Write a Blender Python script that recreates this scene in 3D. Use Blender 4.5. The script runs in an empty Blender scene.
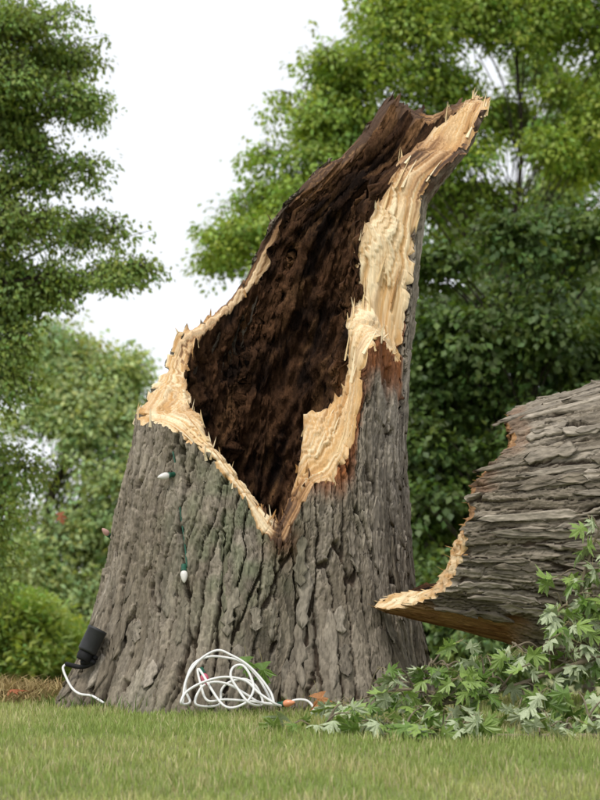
import bpy, math, random
import numpy as np
from mathutils import Vector, Matrix

random.seed(7)
RNG = np.random.default_rng(11)
SC = bpy.context.scene
COL = SC.collection
PI = math.pi

# ------------------------------------------------------------------ camera
CAM_POS = np.array([0.0, -9.0, 0.12])
PITCH = math.atan2(1.08, 9.0)
FPX = 2266.0                                    # focal length in photo pixels (600 x 800)
cd = bpy.data.cameras.new('camera')
cd.sensor_fit = 'VERTICAL'; cd.sensor_height = 24.0; cd.sensor_width = 18.0
cd.lens = 24.0 * FPX / 800.0
cd.clip_start = 0.1; cd.clip_end = 3000
cd.dof.use_dof = True; cd.dof.focus_distance = 8.6; cd.dof.aperture_fstop = cd.lens / 18.0
cam = bpy.data.objects.new('camera', cd); COL.objects.link(cam)
cam.location = CAM_POS; cam.rotation_euler = (PI / 2 + PITCH, 0, 0)
SC.camera = cam
FWD = np.array([0, math.cos(PITCH), math.sin(PITCH)])
UPV = np.array([0, -math.sin(PITCH), math.cos(PITCH)])

# ------------------------------------------------------------------ world, sun, exposure
SUN_EL, SUN_AZ = math.radians(58), math.radians(212)     # azimuth clockwise from +Y: behind the camera, to the left
w = bpy.data.worlds.new('World'); SC.world = w; w.use_nodes = True
nt = w.node_tree; nt.nodes.clear()
sky = nt.nodes.new('ShaderNodeTexSky'); sky.sky_type = 'NISHITA'; sky.sun_disc = False
sky.sun_elevation = SUN_EL; sky.sun_rotation = SUN_AZ; sky.dust_density = 4.0; sky.air_density = 1.0
mx = nt.nodes.new('ShaderNodeMix'); mx.data_type = 'RGBA'; mx.blend_type = 'MIX'
mx.inputs['Factor'].default_value = 0.86                  # a closed white cloud layer over the clear sky
mx.inputs[7].default_value = (11.6, 11.8, 12.2, 1)
bg = nt.nodes.new('ShaderNodeBackground'); bg.inputs['Strength'].default_value = 0.1
wo = nt.nodes.new('ShaderNodeOutputWorld')
nt.links.new(sky.outputs[0], mx.inputs[6]); nt.links.new(mx.outputs[2], bg.inputs['Color'])
nt.links.new(bg.outputs[0], wo.inputs['Surface'])
sl = bpy.data.lights.new('sun', 'SUN'); sl.energy = 1.9; sl.angle = math.radians(14); sl.color = (1.0, 0.95, 0.87)
so = bpy.data.objects.new('sun', sl); COL.objects.link(so)
sd = Vector((math.sin(SUN_AZ) * math.cos(SUN_EL), math.cos(SUN_AZ) * math.cos(SUN_EL), math.sin(SUN_EL)))
so.rotation_euler = sd.to_track_quat('Z', 'Y').to_euler(); so.location = sd * 30
SC.view_settings.view_transform = 'Standard'; SC.view_settings.look = 'None'
SC.view_settings.exposure = 0.0; SC.view_settings.gamma = 1.0; SC.view_settings.use_curve_mapping = False
SC.cycles.max_bounces = 6; SC.cycles.transparent_max_bounces = 4


# ------------------------------------------------------------------ helpers: projection, noise, meshes
def ray(px, py):
    return FWD + np.array([1, 0, 0]) * (px - 300) / FPX + UPV * (400 - py) / FPX

def P(px, py, Y):
    d = ray(px, py)
    return CAM_POS + d * ((Y - CAM_POS[1]) / d[1])

def sstep(a, b, x):
    t = np.clip((x - a) / (b - a), 0, 1)
    return t * t * (3 - 2 * t)

def lerp(a, b, t):
    return a + (b - a) * t

def h3(ix, iy, iz, seed=0):
    h = (ix.astype(np.int64) * 374761393 + iy.astype(np.int64) * 668265263 + iz.astype(np.int64) * 2147483647 + seed * 1274126177) & 0xFFFFFFFF
    h = ((h ^ (h >> 13)) * 1274126177) & 0xFFFFFFFF
    h = ((h ^ (h >> 16)) * 2246822519) & 0xFFFFFFFF
    h = h ^ (h >> 15)
    return (h & 0xFFFFFF) / float(0x1000000)

def vn(x, y, z=None, seed=0):
    x = np.asarray(x, float); y = np.asarray(y, float)
    z = np.zeros_like(x) if z is None else np.asarray(z, float)
    x, y, z = np.broadcast_arrays(x, y, z)
    fx, fy, fz = np.floor(x), np.floor(y), np.floor(z)
    tx, ty, tz = x - fx, y - fy, z - fz
    ix, iy, iz = fx.astype(np.int64), fy.astype(np.int64), fz.astype(np.int64)
    tx = tx * tx * tx * (tx * (tx * 6 - 15) + 10); ty = ty * ty * ty * (ty * (ty * 6 - 15) + 10); tz = tz * tz * tz * (tz * (tz * 6 - 15) + 10)
    def c(a, b, d): return h3(ix + a, iy + b, iz + d, seed)
    r = lerp(lerp(lerp(c(0, 0, 0), c(1, 0, 0), tx), lerp(c(0, 1, 0), c(1, 1, 0), tx), ty),
             lerp(lerp(c(0, 0, 1), c(1, 0, 1), tx), lerp(c(0, 1, 1), c(1, 1, 1), tx), ty), tz)
    return r * 2 - 1

def fbm(x, y, z=None, seed=0, o=4):
    s, a, r = 0, 1.0, 0
    x = np.asarray(x, float); y = np.asarray(y, float)
    z = np.zeros_like(x) if z is None else np.asarray(z, float)
    for i in range(o):
        r = r + a * vn(x, y, z, seed + i * 17); s += a; a *= 0.5
        x, y, z = x * 2.03 + 5.1, y * 2.03 + 1.7, z * 2.03 + 9.2
    return r / s * 1.4

def worley(u, v, seed=0, jit=0.85):
    """F1, F2, id, offset from the cell's point"""
    iu, iv = np.floor(u).astype(np.int64), np.floor(v).astype(np.int64)
    f1 = np.full(u.shape, 9.0); f2 = np.full(u.shape, 9.0)
    cid = np.zeros(u.shape); du = np.zeros(u.shape); dv = np.zeros(u.shape)
    zz = np.zeros_like(iu)
    for a in (-1, 0, 1):
        for b in (-1, 0, 1):
            cu, cv = iu + a, iv + b
            pu = cu + 0.5 + (h3(cu, cv, zz, seed) - 0.5) * jit
            pv = cv + 0.5 + (h3(cu, cv, zz, seed + 3) - 0.5) * jit
            d = np.sqrt((u - pu) ** 2 + (v - pv) ** 2)
            n = d < f1
            f2 = np.where(n, f1, np.minimum(f2, d))
            cid = np.where(n, h3(cu, cv, zz, seed + 7), cid)
            du = np.where(n, u - pu, du); dv = np.where(n, v - pv, dv)
            f1 = np.where(n, d, f1)
    return f1, f2, cid, du, dv

def new_mesh(name, verts, faces, cols=None, smooth=True, mat_idx=None):
    """faces: (n,3) or (n,4) int array"""
    verts = np.ascontiguousarray(verts, dtype=np.float32).reshape(-1, 3)
    faces = np.ascontiguousarray(faces, dtype=np.int32)
    n, k = faces.shape
    me = bpy.data.meshes.new(name)
    me.vertices.add(len(verts)); me.vertices.foreach_set('co', verts.ravel())
    me.loops.add(n * k); me.loops.foreach_set('vertex_index', faces.ravel())
    me.polygons.add(n); me.polygons.foreach_set('loop_start', np.arange(0, n * k, k, dtype=np.int32))
    if smooth: me.polygons.foreach_set('use_smooth', np.ones(n, dtype=bool))
    if mat_idx is not None: me.polygons.foreach_set('material_index', np.ascontiguousarray(mat_idx, dtype=np.int32))
    if cols is not None:
        at = me.color_attributes.new('Col', 'FLOAT_COLOR', 'POINT')
        c = np.ones((len(verts), 4), dtype=np.float32); c[:, :3] = cols
        at.data.foreach_set('color', c.ravel())
    me.update(calc_edges=True)
    return me

def link(name, me, mats, parent=None):
    o = bpy.data.objects.new(name, me); COL.objects.link(o)
    if mats is not None and me is not None and not me.materials:
        for m in (mats if isinstance(mats, (list, tuple)) else [mats]): me.materials.append(m)
    if parent is not None: o.parent = parent
    return o

def thing(name, label, cat, loc=(0, 0, 0), group=None):
    o = bpy.data.objects.new(name, None); COL.objects.link(o); o.location = loc
    o.empty_display_size = 0.1
    return tag(o, label, cat, group)

def tag(o, label=None, cat=None, group=None, kind=None):
    if label: o['label'] = label
    if cat: o['category'] = cat
    if group: o['group'] = group
    if kind: o['kind'] = kind
    return o

def grid_faces(nu, nv, wrap_u=False):
    """vertex index = u * nv + v"""
    us = np.arange(nu if wrap_u else nu - 1); vs = np.arange(nv - 1)
    U, V = np.meshgrid(us, vs, indexing='ij'); U2 = (U + 1) % nu
    return np.stack([U * nv + V, U2 * nv + V, U2 * nv + V + 1, U * nv + V + 1], -1).reshape(-1, 4)

def grid_normals(G, wrap_u=False):
    """G (nu,nv,3) -> unit normals"""
    if wrap_u: du = np.roll(G, -1, 0) - np.roll(G, 1, 0)
    else: du = np.gradient(G, axis=0)
    dv = np.gradient(G, axis=1)
    n = np.cross(du, dv); l = np.linalg.norm(n, axis=-1, keepdims=True)
    return n / np.maximum(l, 1e-12)

def smooth_ring(A, k):
    """moving average along a closed row of points"""
    n = len(A); ker = np.hanning(2 * k + 3)[1:-1]; ker /= ker.sum()
    ext = np.vstack([A[-k:], A, A[:k]])
    return np.stack([np.convolve(ext[:, c], ker, 'valid') for c in range(A.shape[1])], -1)

def torn_sheet(outr, inn, n, k, fall):
    so, si = smooth_ring(outr, k), smooth_ring(inn, k)
    t = np.linspace(0, 1, n)[None, :, None]
    return lerp(so[:, None], si[:, None], t) + (outr - so)[:, None] * np.exp(-t / fall) * (1 - t) + (inn - si)[:, None] * np.exp(-(1 - t) / fall) * t

def catmull(pts, n):
    pts = np.asarray(pts, float)
    p = np.vstack([2 * pts[0] - pts[1], pts, 2 * pts[-1] - pts[-2]])
    out = []
    for i in range(len(pts) - 1):
        a, b, c, d = p[i], p[i + 1], p[i + 2], p[i + 3]
        t = np.linspace(0, 1, n, endpoint=False)[:, None]
        out.append(0.5 * ((2 * b) + (c - a) * t + (2 * a - 5 * b + 4 * c - d) * t ** 2 + (3 * b - a - 3 * c + d) * t ** 3))
    out.append(pts[-1:])
    return np.vstack(out)

def tube(pts, rad, sides=8, cap=True):
    """sweep -> verts, quad faces"""
    pts = np.asarray(pts, float); n = len(pts)
    rad = np.broadcast_to(np.asarray(rad, float), (n,))
    T = np.gradient(pts, axis=0); T /= np.maximum(np.linalg.norm(T, axis=1, keepdims=True), 1e-9)
    ref = np.array([0, 0, 1.0]) if abs(T[0][2]) < 0.9 else np.array([1.0, 0, 0])
    A = np.cross(T[0], ref); A /= np.linalg.norm(A)
    V = []
    ang = np.linspace(0, 2 * PI, sides, endpoint=False)
    for i in range(n):
        A = A - T[i] * np.dot(A, T[i]); A /= np.linalg.norm(A)
        B = np.cross(T[i], A)
        V.append(pts[i] + rad[i] * (np.cos(ang)[:, None] * A + np.sin(ang)[:, None] * B))
    V = np.array(V).reshape(-1, 3)
    F = []
    for i in range(n - 1):
        for j in range(sides):
            k = (j + 1) % sides
            F.append((i * sides + j, i * sides + k, (i + 1) * sides + k, (i + 1) * sides + j))
    if cap:
        V = np.vstack([V, pts[0], pts[-1]]); c0, c1 = n * sides, n * sides + 1
        for j in range(sides):
            k = (j + 1) % sides
            F.append((c0, k, j, j)); F.append((c1, (n - 1) * sides + j, (n - 1) * sides + k, (n - 1) * sides + k))
    return V, F

def poly_mesh(name, V, F, smooth=True):
    """mesh from python lists; drops doubled corners"""
    F = [tuple(dict.fromkeys(f)) for f in F]
    me = bpy.data.meshes.new(name); me.from_pydata([tuple(v) for v in V], [], F)
    if smooth: me.polygons.foreach_set('use_smooth', np.ones(len(F), dtype=bool))
    me.update(); return me

def lathe(profile, sides=16):
    """profile [(r,z)] -> verts, faces around z"""
    V, F = [], []
    for r, z in profile:
        for j in range(sides):
            a = 2 * PI * j / sides; V.append((r * math.cos(a), r * math.sin(a), z))
    n = len(profile)
    for i in range(n - 1):
        for j in range(sides):
            k = (j + 1) % sides
            F.append((i * sides + j, i * sides + k, (i + 1) * sides + k, (i + 1) * sides + j))
    F.append(tuple(range(sides))[::-1]); F.append(tuple(range((n - 1) * sides, n * sides)))
    return V, F


# ------------------------------------------------------------------ materials
def base_mat(name):
    m = bpy.data.materials.new(name); m.use_nodes = True
    return m, m.node_tree, m.node_tree.nodes['Principled BSDF']

def attr_mat(name, rough=0.85, noise=(40, 40, 40), amount=0.35, bump=0.3, bdist=0.004, bscale=(150, 150, 150), spec=0.2, detail=6, ridged=False):
    """albedo from the mesh's colour attribute, broken up by procedural grain; grain relief as bump"""
    m, t, b = base_mat(name); N = t.nodes.new; L = t.links.new
    a = N('ShaderNodeAttribute'); a.attribute_name = 'Col'
    tc = N('ShaderNodeTexCoord')
    mp = N('ShaderNodeMapping'); mp.inputs['Scale'].default_value = noise; L(tc.outputs['Object'], mp.inputs['Vector'])
    n1 = N('ShaderNodeTexNoise'); n1.inputs['Scale'].default_value = 1; n1.inputs['Detail'].default_value = detail; n1.inputs['Roughness'].default_value = 0.65
    L(mp.outputs[0], n1.inputs['Vector'])
    r = N('ShaderNodeMapRange'); r.inputs['From Min'].default_value = 0.25; r.inputs['From Max'].default_value = 0.75
    r.inputs['To Min'].default_value = 1 - amount; r.inputs['To Max'].default_value = 1 + amount; L(n1.outputs['Fac'], r.inputs['Value'])
    mul = N('ShaderNodeMix'); mul.data_type = 'RGBA'; mul.blend_type = 'MULTIPLY'; mul.inputs['Factor'].default_value = 1
    L(a.outputs['Color'], mul.inputs[6]); L(r.outputs[0], mul.inputs[7]); L(mul.outputs[2], b.inputs['Base Color'])
    b.inputs['Roughness'].default_value = rough; b.inputs['Specular IOR Level'].default_value = spec
    if bump:
        mp2 = N('ShaderNodeMapping'); mp2.inputs['Scale'].default_value = bscale; L(tc.outputs['Object'], mp2.inputs['Vector'])
        n2 = N('ShaderNodeTexNoise'); n2.inputs['Scale'].default_value = 1; n2.inputs['Detail'].default_value = 5; L(mp2.outputs[0], n2.inputs['Vector'])
        if ridged: n2.noise_type = 'RIDGED_MULTIFRACTAL'; n2.inputs['Gain'].default_value = 2.0
        bp = N('ShaderNodeBump'); bp.inputs['Strength'].default_value = bump; bp.inputs['Distance'].default_value = bdist
        L(n2.outputs['Fac'], bp.inputs['Height']); L(bp.outputs[0], b.inputs['Normal'])
    return m

def plain_mat(name, col, rough=0.5, spec=0.4, var=0.15, scale=60):
    m, t, b = base_mat(name); N = t.nodes.new; L = t.links.new
    tc = N('ShaderNodeTexCoord'); n = N('ShaderNodeTexNoise'); n.inputs['Scale'].default_value = scale; n.inputs['Detail'].default_value = 5
    L(tc.outputs['Object'], n.inputs['Vector'])
    r = N('ShaderNodeValToRGB'); c = np.array(col)
    r.color_ramp.elements[0].position = 0.3; r.color_ramp.elements[1].position = 0.7
    r.color_ramp.elements[0].color = (*(c * (1 - var)), 1); r.color_ramp.elements[1].color = (*np.minimum(c * (1 + var), 1), 1)
    L(n.outputs['Fac'], r.inputs['Fac']); L(r.outputs['Color'], b.inputs['Base Color'])
    b.inputs['Roughness'].default_value = rough; b.inputs['Specular IOR Level'].default_value = spec
    return m

def leaf_mat(name, col=None, trans=0.35, rough=0.55, gloss=0.035, tint=(1.25, 1.15, 0.45)):
    """two-sided leaf: diffuse + light through the blade + a little gloss; colour from the attribute or fixed"""
    m = bpy.data.materials.new(name); m.use_nodes = True; t = m.node_tree; t.nodes.clear(); N = t.nodes.new; L = t.links.new
    out = N('ShaderNodeOutputMaterial'); d = N('ShaderNodeBsdfDiffuse'); tr = N('ShaderNodeBsdfTranslucent'); g = N('ShaderNodeBsdfGlossy')
    g.inputs['Roughness'].default_value = rough; g.inputs['Color'].default_value = (0.95, 0.97, 0.93, 1)
    if col is None:
        a = N('ShaderNodeAttribute'); a.attribute_name = 'Col'; src = a.outputs['Color']
    else:
        tc = N('ShaderNodeTexCoord'); n = N('ShaderNodeTexNoise'); n.inputs['Scale'].default_value = 25; n.inputs['Detail'].default_value = 4
        L(tc.outputs['Object'], n.inputs['Vector']); r = N('ShaderNodeValToRGB')
        c = np.array(col); r.color_ramp.elements[0].position = 0.3; r.color_ramp.elements[1].position = 0.7
        r.color_ramp.elements[0].color = (*(c * 0.75), 1); r.color_ramp.elements[1].color = (*(c * 1.2), 1)
        L(n.outputs['Fac'], r.inputs['Fac']); src = r.outputs['Color']
    mu = N('ShaderNodeMix'); mu.data_type = 'RGBA'; mu.blend_type = 'MULTIPLY'; mu.inputs['Factor'].default_value = 1
    mu.inputs[7].default_value = (*tint, 1); L(src, mu.inputs[6])
    L(src, d.inputs['Color']); L(mu.outputs[2], tr.inputs['Color'])
    m1 = N('ShaderNodeMixShader'); m1.inputs[0].default_value = trans; L(d.outputs[0], m1.inputs[1]); L(tr.outputs[0], m1.inputs[2])
    m2 = N('ShaderNodeMixShader'); m2.inputs[0].default_value = gloss; L(m1.outputs[0], m2.inputs[1]); L(g.outputs[0], m2.inputs[2])
    L(m2.outputs[0], out.inputs['Surface'])
    return m

M_BARK = attr_mat('bark', 0.9, (80, 80, 26), 0.5, 1.0, 0.008, (80, 80, 22), 0.12, ridged=True)
M_LOGBARK = attr_mat('log_bark', 0.9, (26, 80, 80), 0.5, 1.0, 0.008, (22, 80, 80), 0.12, ridged=True)
M_WOOD = attr_mat('torn_wood', 0.7, (190, 190, 9), 0.28, 0.5, 0.003, (340, 340, 16), 0.25)
M_LOGWOOD = attr_mat('log_torn_wood', 0.7, (14, 160, 160), 0.22, 0.6, 0.004, (30, 320, 320), 0.25)
M_ROT = attr_mat('rotten_wood', 0.95, (95, 95, 30), 0.7, 1.0, 0.012, (120, 120, 40), 0.08)
M_FOLIAGE = leaf_mat('foliage')
M_GRASS = leaf_mat('grass_blade', trans=0.3, gloss=0.03, tint=(1.1, 1.05, 0.6))
M_DRY = leaf_mat('dry_grass_blade', trans=0.2, gloss=0.0, tint=(1, 0.95, 0.8))
M_TREEBARK = plain_mat('tree_bark', (0.055, 0.045, 0.036), 0.9, 0.1, 0.35, 9)
M_LEAFTOP = leaf_mat('maple_leaf_top', (0.17, 0.29, 0.055), 0.32, 0.4, 0.04)
M_LEAFTOP2 = leaf_mat('maple_leaf_top_light', (0.30, 0.43, 0.11), 0.32, 0.4, 0.04)
M_LEAFUNDER = leaf_mat('maple_leaf_underside', (0.50, 0.57, 0.36), 0.24, 0.5, 0.03, (1.0, 1.1, 0.6))
M_LEAFDRY = leaf_mat('dry_leaf', (0.36, 0.12, 0.05), 0.2, 0.5, 0.03)
M_LEAFORANGE = leaf_mat('orange_leaf', (0.55, 0.25, 0.09), 0.25, 0.5, 0.04)
M_TWIG = plain_mat('twig_bark', (0.20, 0.165, 0.115), 0.8, 0.2, 0.3, 40)
M_PETIOLE = plain_mat('petiole', (0.30, 0.26, 0.12), 0.6, 0.3, 0.2, 40)
M_CORD = plain_mat('white_vinyl', (0.78, 0.78, 0.76), 0.45, 0.4, 0.05, 30)
M_BLACK = plain_mat('black_plastic', (0.030, 0.031, 0.034), 0.5, 0.35, 0.2, 30)
M_BLACK2 = plain_mat('black_rubber', (0.010, 0.010, 0.011), 0.7, 0.25, 0.2, 30)
M_GREENWIRE = plain_mat('green_wire', (0.012, 0.085, 0.050), 0.45, 0.4, 0.15, 30)
M_BULBW = plain_mat('white_bulb', (0.72, 0.70, 0.66), 0.25, 0.5, 0.06, 30)
M_BULBP = plain_mat('pink_bulb', (0.66, 0.40, 0.36), 0.25, 0.5, 0.1, 30)
M_BULBR = plain_mat('red_bulb', (0.50, 0.10, 0.15), 0.25, 0.5, 0.1, 30)
M_BULBO = plain_mat('orange_bulb', (0.70, 0.28, 0.14), 0.25, 0.5, 0.1, 30)


# ------------------------------------------------------------------ ground
def ground_z(x, y):
    x = np.asarray(x, float); y = np.asarray(y, float)
    front = -0.040 * np.clip(-y, 0, None) - 0.016 * np.clip(-y, 0, 6.5) ** 2
    back = -0.055 * np.clip(y - 0.45, 0, 45)
    return front + back + 0.012 * vn(x * 1.3, y * 1.3, seed=5) + 0.03 * vn(x * 0.35, y * 0.35, seed=6) * sstep(0.5, 3, np.hypot(x, y))

ax = np.concatenate([np.linspace(-900, -60, 14), np.linspace(-50, -6, 30), np.linspace(-5.8, 5.8, 117), np.linspace(6, 50, 30), np.linspace(60, 900, 14)])
ay = np.concatenate([np.linspace(-300, -14, 16), np.linspace(-13, -4.2, 40), np.linspace(-4.1, 3, 90), np.linspace(3.3, 50, 60), np.linspace(60, 1500, 16)])
GX, GY = np.meshgrid(ax, ay, indexing='ij')
GZ = ground_z(GX, GY)
me = new_mesh('ground', np.stack([GX, GY, GZ], -1).reshape(-1, 3), grid_faces(len(ax), len(ay)))
m, t, b = base_mat('lawn'); N = t.nodes.new; L = t.links.new
tc = N('ShaderNodeTexCoord'); n1 = N('ShaderNodeTexNoise'); n1.inputs['Scale'].default_value = 2.2; n1.inputs['Detail'].default_value = 8; n1.inputs['Roughness'].default_value = 0.7
n2 = N('ShaderNodeTexNoise'); n2.inputs['Scale'].default_value = 90; n2.inputs['Detail'].default_value = 4
L(tc.outputs['Object'], n1.inputs['Vector']); L(tc.outputs['Object'], n2.inputs['Vector'])
ad = N('ShaderNodeMath'); ad.operation = 'MULTIPLY_ADD'; ad.inputs[1].default_value = 0.5; L(n2.outputs['Fac'], ad.inputs[0]); L(n1.outputs['Fac'], ad.inputs[2])
cr = N('ShaderNodeValToRGB'); e = cr.color_ramp.elements
e[0].position = 0.5; e[0].color = (0.15, 0.12, 0.065, 1); e[1].position = 1.0; e[1].color = (0.36, 0.33, 0.16, 1)
q = e.new(0.72); q.color = (0.22, 0.24, 0.085, 1)
L(ad.outputs[0], cr.inputs['Fac']); L(cr.outputs['Color'], b.inputs['Base Color']); b.inputs['Roughness'].default_value = 0.95
bp = N('ShaderNodeBump'); bp.inputs['Distance'].default_value = 0.02; L(n2.outputs['Fac'], bp.inputs['Height']); L(bp.outputs[0], b.inputs['Normal'])
tag(link('ground', me, m), kind='structure')


# ------------------------------------------------------------------ the broken stump
def zof(py): return P(300, py, 0.0)[2]
def xof(px, py): return P(px, py, 0.0)[0]
_sil = [(735, 36, 455), (720, 46, 448), (700, 58, 440), (680, 70, 434), (660, 80, 429), (640, 88, 424), (600, 101, 415), (560, 112, 409), (520, 121, 406), (480, 130, 404), (440, 137, 404),
        (400, 142, 406), (340, 148, 410), (300, 156, 414), (240, 175, 418), (200, 197, 423), (180, 212, 437), (150, 242, 462), (125, 266, 478), (100, 286, 489), (60, 310, 508)]
SZ = np.array([zof(a) for a, _, _ in _sil]); SL = np.array([xof(b_, a) for a, b_, _ in _sil]); SR = np.array([xof(c_, a) for a, _, c_ in _sil])
def s_c(z): return (np.interp(z, SZ, SL) + np.interp(z, SZ, SR)) / 2
def s_a(z): return (np.interp(z, SZ, SR) - np.interp(z, SZ, SL)) / 2
def s_cy(z): return 0.02 + 0.05 * np.clip(z - 1.2, 0, 2)
def s_b(z): return 0.93 * s_a(z)

def stump_pt(th, z, rho):
    """outer surface in normalised polar form, with root flare lobes"""
    deg = np.degrees(th) % 360
    def bump(c, wd): return np.exp(-(((deg - c + 180) % 360 - 180) / wd) ** 2)
    k = sstep(0.62, -0.05, z)
    lob = -0.15 * bump(281, 9) + 0.05 * bump(252, 16) + 0.05 * bump(312, 16) - 0.07 * bump(226, 9) - 0.05 * bump(335, 8) + 0.05 * bump(205, 12) - 0.06 * bump(90, 14) + 0.05 * bump(130, 18)
    k2 = sstep(1.2, 0.5, z)
    lob2 = -0.035 * bump(280, 14) + 0.02 * bump(245, 20) + 0.02 * bump(320, 20)
    f = 1 + k * lob + k2 * lob2 + 0.012 * vn(np.cos(th) * 3, np.sin(th) * 3, z * 1.6, seed=21)
    return np.stack([s_c(z) + s_a(z) * rho * f * np.cos(th), s_cy(z) + s_b(z) * rho * f * np.sin(th), z + 0 * th], -1)

def hit_stump(px, py, side):
    d = ray(px, py); Y = np.linspace(-1.1, 1.1, 2201); t = (Y - CAM_POS[1]) / d[1]
    p = CAM_POS + d * t[:, None]
    f = ((p[:, 0] - s_c(p[:, 2])) / s_a(p[:, 2])) ** 2 + ((p[:, 1] - s_cy(p[:, 2])) / s_b(p[:, 2])) ** 2 - 1
    ins = np.where(f < 0)[0]
    i = int(np.argmin(f)) if len(ins) == 0 else (ins[0] if side == 'F' else ins[-1])
    q = p[i]
    return math.atan2((q[1] - s_cy(q[2])) / s_b(q[2]), (q[0] - s_c(q[2])) / s_a(q[2])), q[2], q[1]

# rim keys: outer px, outer py, side, inner px, inner py, how much deeper the inner edge lies, wood tone
# tone 0 pale fresh wood, 1 streaked tan, 2 rotten brown
RIM = [
    (283, 546, 'F', 284, 522, .10, 2), (298, 516, 'F', 287, 502, .10, 2.0), (312, 487, 'F', 297, 484, .09, 1.2), (333, 480, 'F', 303, 440, .10, .1),
    (344, 463, 'F', 304, 412, .12, .0), (354, 440, 'F', 324, 407, .12, .1), (359, 405, 'F', 340, 402, .14, .3), (364, 372, 'F', 349, 368, .14, .0),
    (368, 348, 'F', 350, 342, .14, .3), (380, 341, 'F', 346, 322, .12, .1), (394, 357, 'F', 354, 305, .10, .0), (402, 364, 'F', 353, 286, .08, .15),
    (405, 322, 'F', 352, 262, .06, .1), (406, 282, 'F', 359, 240, .05, .2), (408, 250, 'F', 372, 213, .05, .2), (414, 212, 'F', 384, 196, .06, .3),
    (421, 186, 'F', 391, 176, .08, .8), (445, 161, 'F', 402, 156, .10, 1.05), (467, 144, 'F', 420, 141, .12, .95), (482, 131, 'F', 442, 126, .12, .6),
    (488, 112, 'F', 457, 112, .10, .4), (479, 91, 'B', 471, 103, -.05, .5), (466, 103, 'B', 458, 111, -.07, 1.0), (440, 109, 'B', 438, 118, -.08, 1.4),
    (416, 117, 'B', 418, 124, -.08, 1.7), (405, 106, 'B', 407, 118, -.08, 1.5), (393, 97, 'B', 394, 112, -.07, 1.7), (378, 112, 'B', 381, 122, -.06, 2),
    (366, 138, 'B', 371, 143, -.06, 2), (348, 153, 'B', 353, 160, -.06, 2), (335, 164, 'B', 339, 170, -.06, 2), (320, 168, 'B', 324, 178, -.05, 2),
    (310, 190, 'B', 314, 196, -.05, 2), (302, 215, 'B', 306, 219, -.04, 1.8), (293, 237, 'B', 297, 241, -.035, 1.5), (280, 252, 'B', 284, 256, -.035, 1.3),
    (262, 272, 'B', 264, 275, -.02, 1.2), (240, 294, 'B', 243, 298, -.02, 1.1), (215, 314, 'B', 219, 320, -.025, .9), (196, 331, 'B', 201, 337, -.04, .9),
    (188, 326, 'B', 196, 343, -.06, 1.0), (176, 345, 'B', 189, 358, -.07, .8), (167, 373, 'B', 184, 376, -.08, .5), (157, 388, 'B', 186, 392, -.08, .3),
    (149, 404, 'B', 192, 406, -.04, .1), (148, 424, 'F', 196, 412, .06, .0), (160, 422, 'F', 202, 418, .10, .2), (172, 426, 'F', 202, 424, .10, .2),
    (185, 437, 'F', 207, 436, .10, .3), (197, 446, 'F', 214, 448, .10, .2), (214, 462, 'F', 228, 465, .09, .1), (231, 482, 'F', 244, 484, .08, .1),
    (248, 508, 'F', 259, 507, .07, .0), (262, 536, 'F', 272, 518, .08, .5), (272, 546, 'F', 278, 526, .09, 1.8)]

def unwrap(a):
    return np.unwrap(np.array(a))

K = []
for (px, py, sd_, qx, qy, dy, tone) in RIM:
    th, z, y = hit_stump(px, py, sd_)
    ip = P(qx, qy, y + dy)
    nx, ny = (ip[0] - s_c(ip[2])) / s_a(ip[2]), (ip[1] - s_cy(ip[2])) / s_b(ip[2])
    K.append([th, z, math.atan2(ny, nx), ip[2], min(math.hypot(nx, ny), 0.97), tone])
K = np.array(K)
K[:, 0] = unwrap(K[:, 0]); K[:, 2] = unwrap(K[:, 2])
for i in range(1, len(K)):
    K[i, 0] = max(K[i, 0], K[i - 1, 0] + math.radians(0.5))
end = K[0].copy(); end[0] += 2 * PI; end[2] += 2 * PI * round((K[-1, 2] - K[0, 2]) / (2 * PI)); K = np.vstack([K, end])
if K[-2, 0] >= K[-1, 0] - 0.02:                       # keep the angles rising up to the closing key
    K[:-1, 0] = K[0, 0] + (K[:-1, 0] - K[0, 0]) * (2 * PI - 0.03) / (K[-2, 0] - K[0, 0])
cols = []
for i in range(len(K) - 1):
    p0 = stump_pt(np.array([K[i, 0]]), np.array([K[i, 1]]), 1.0)[0]; p1 = stump_pt(np.array([K[i + 1, 0]]), np.array([K[i + 1, 1]]), 1.0)[0]
    hz = np.hypot(p1[0] - p0[0], p1[1] - p0[1]); tot = np.linalg.norm(p1 - p0)
    back = math.sin(K[i, 0]) > 0.15
    n = int(max(4, tot / 0.0055, 0 if back else hz / 0.0034, hz / 0.008))
    tt = np.linspace(0, 1, n, endpoint=False)[:, None]
    cols.append(lerp(K[i][None], K[i + 1][None], tt))
CK = np.vstack(cols); NU = len(CK)
TH, HO, THI, HI, RHI, TONE = CK.T
arc = np.concatenate([[0], np.cumsum(np.hypot(np.diff(TH) * 0.5, np.diff(HO)))])
cx_, cy_ = np.cos(TH), np.sin(TH)
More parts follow.
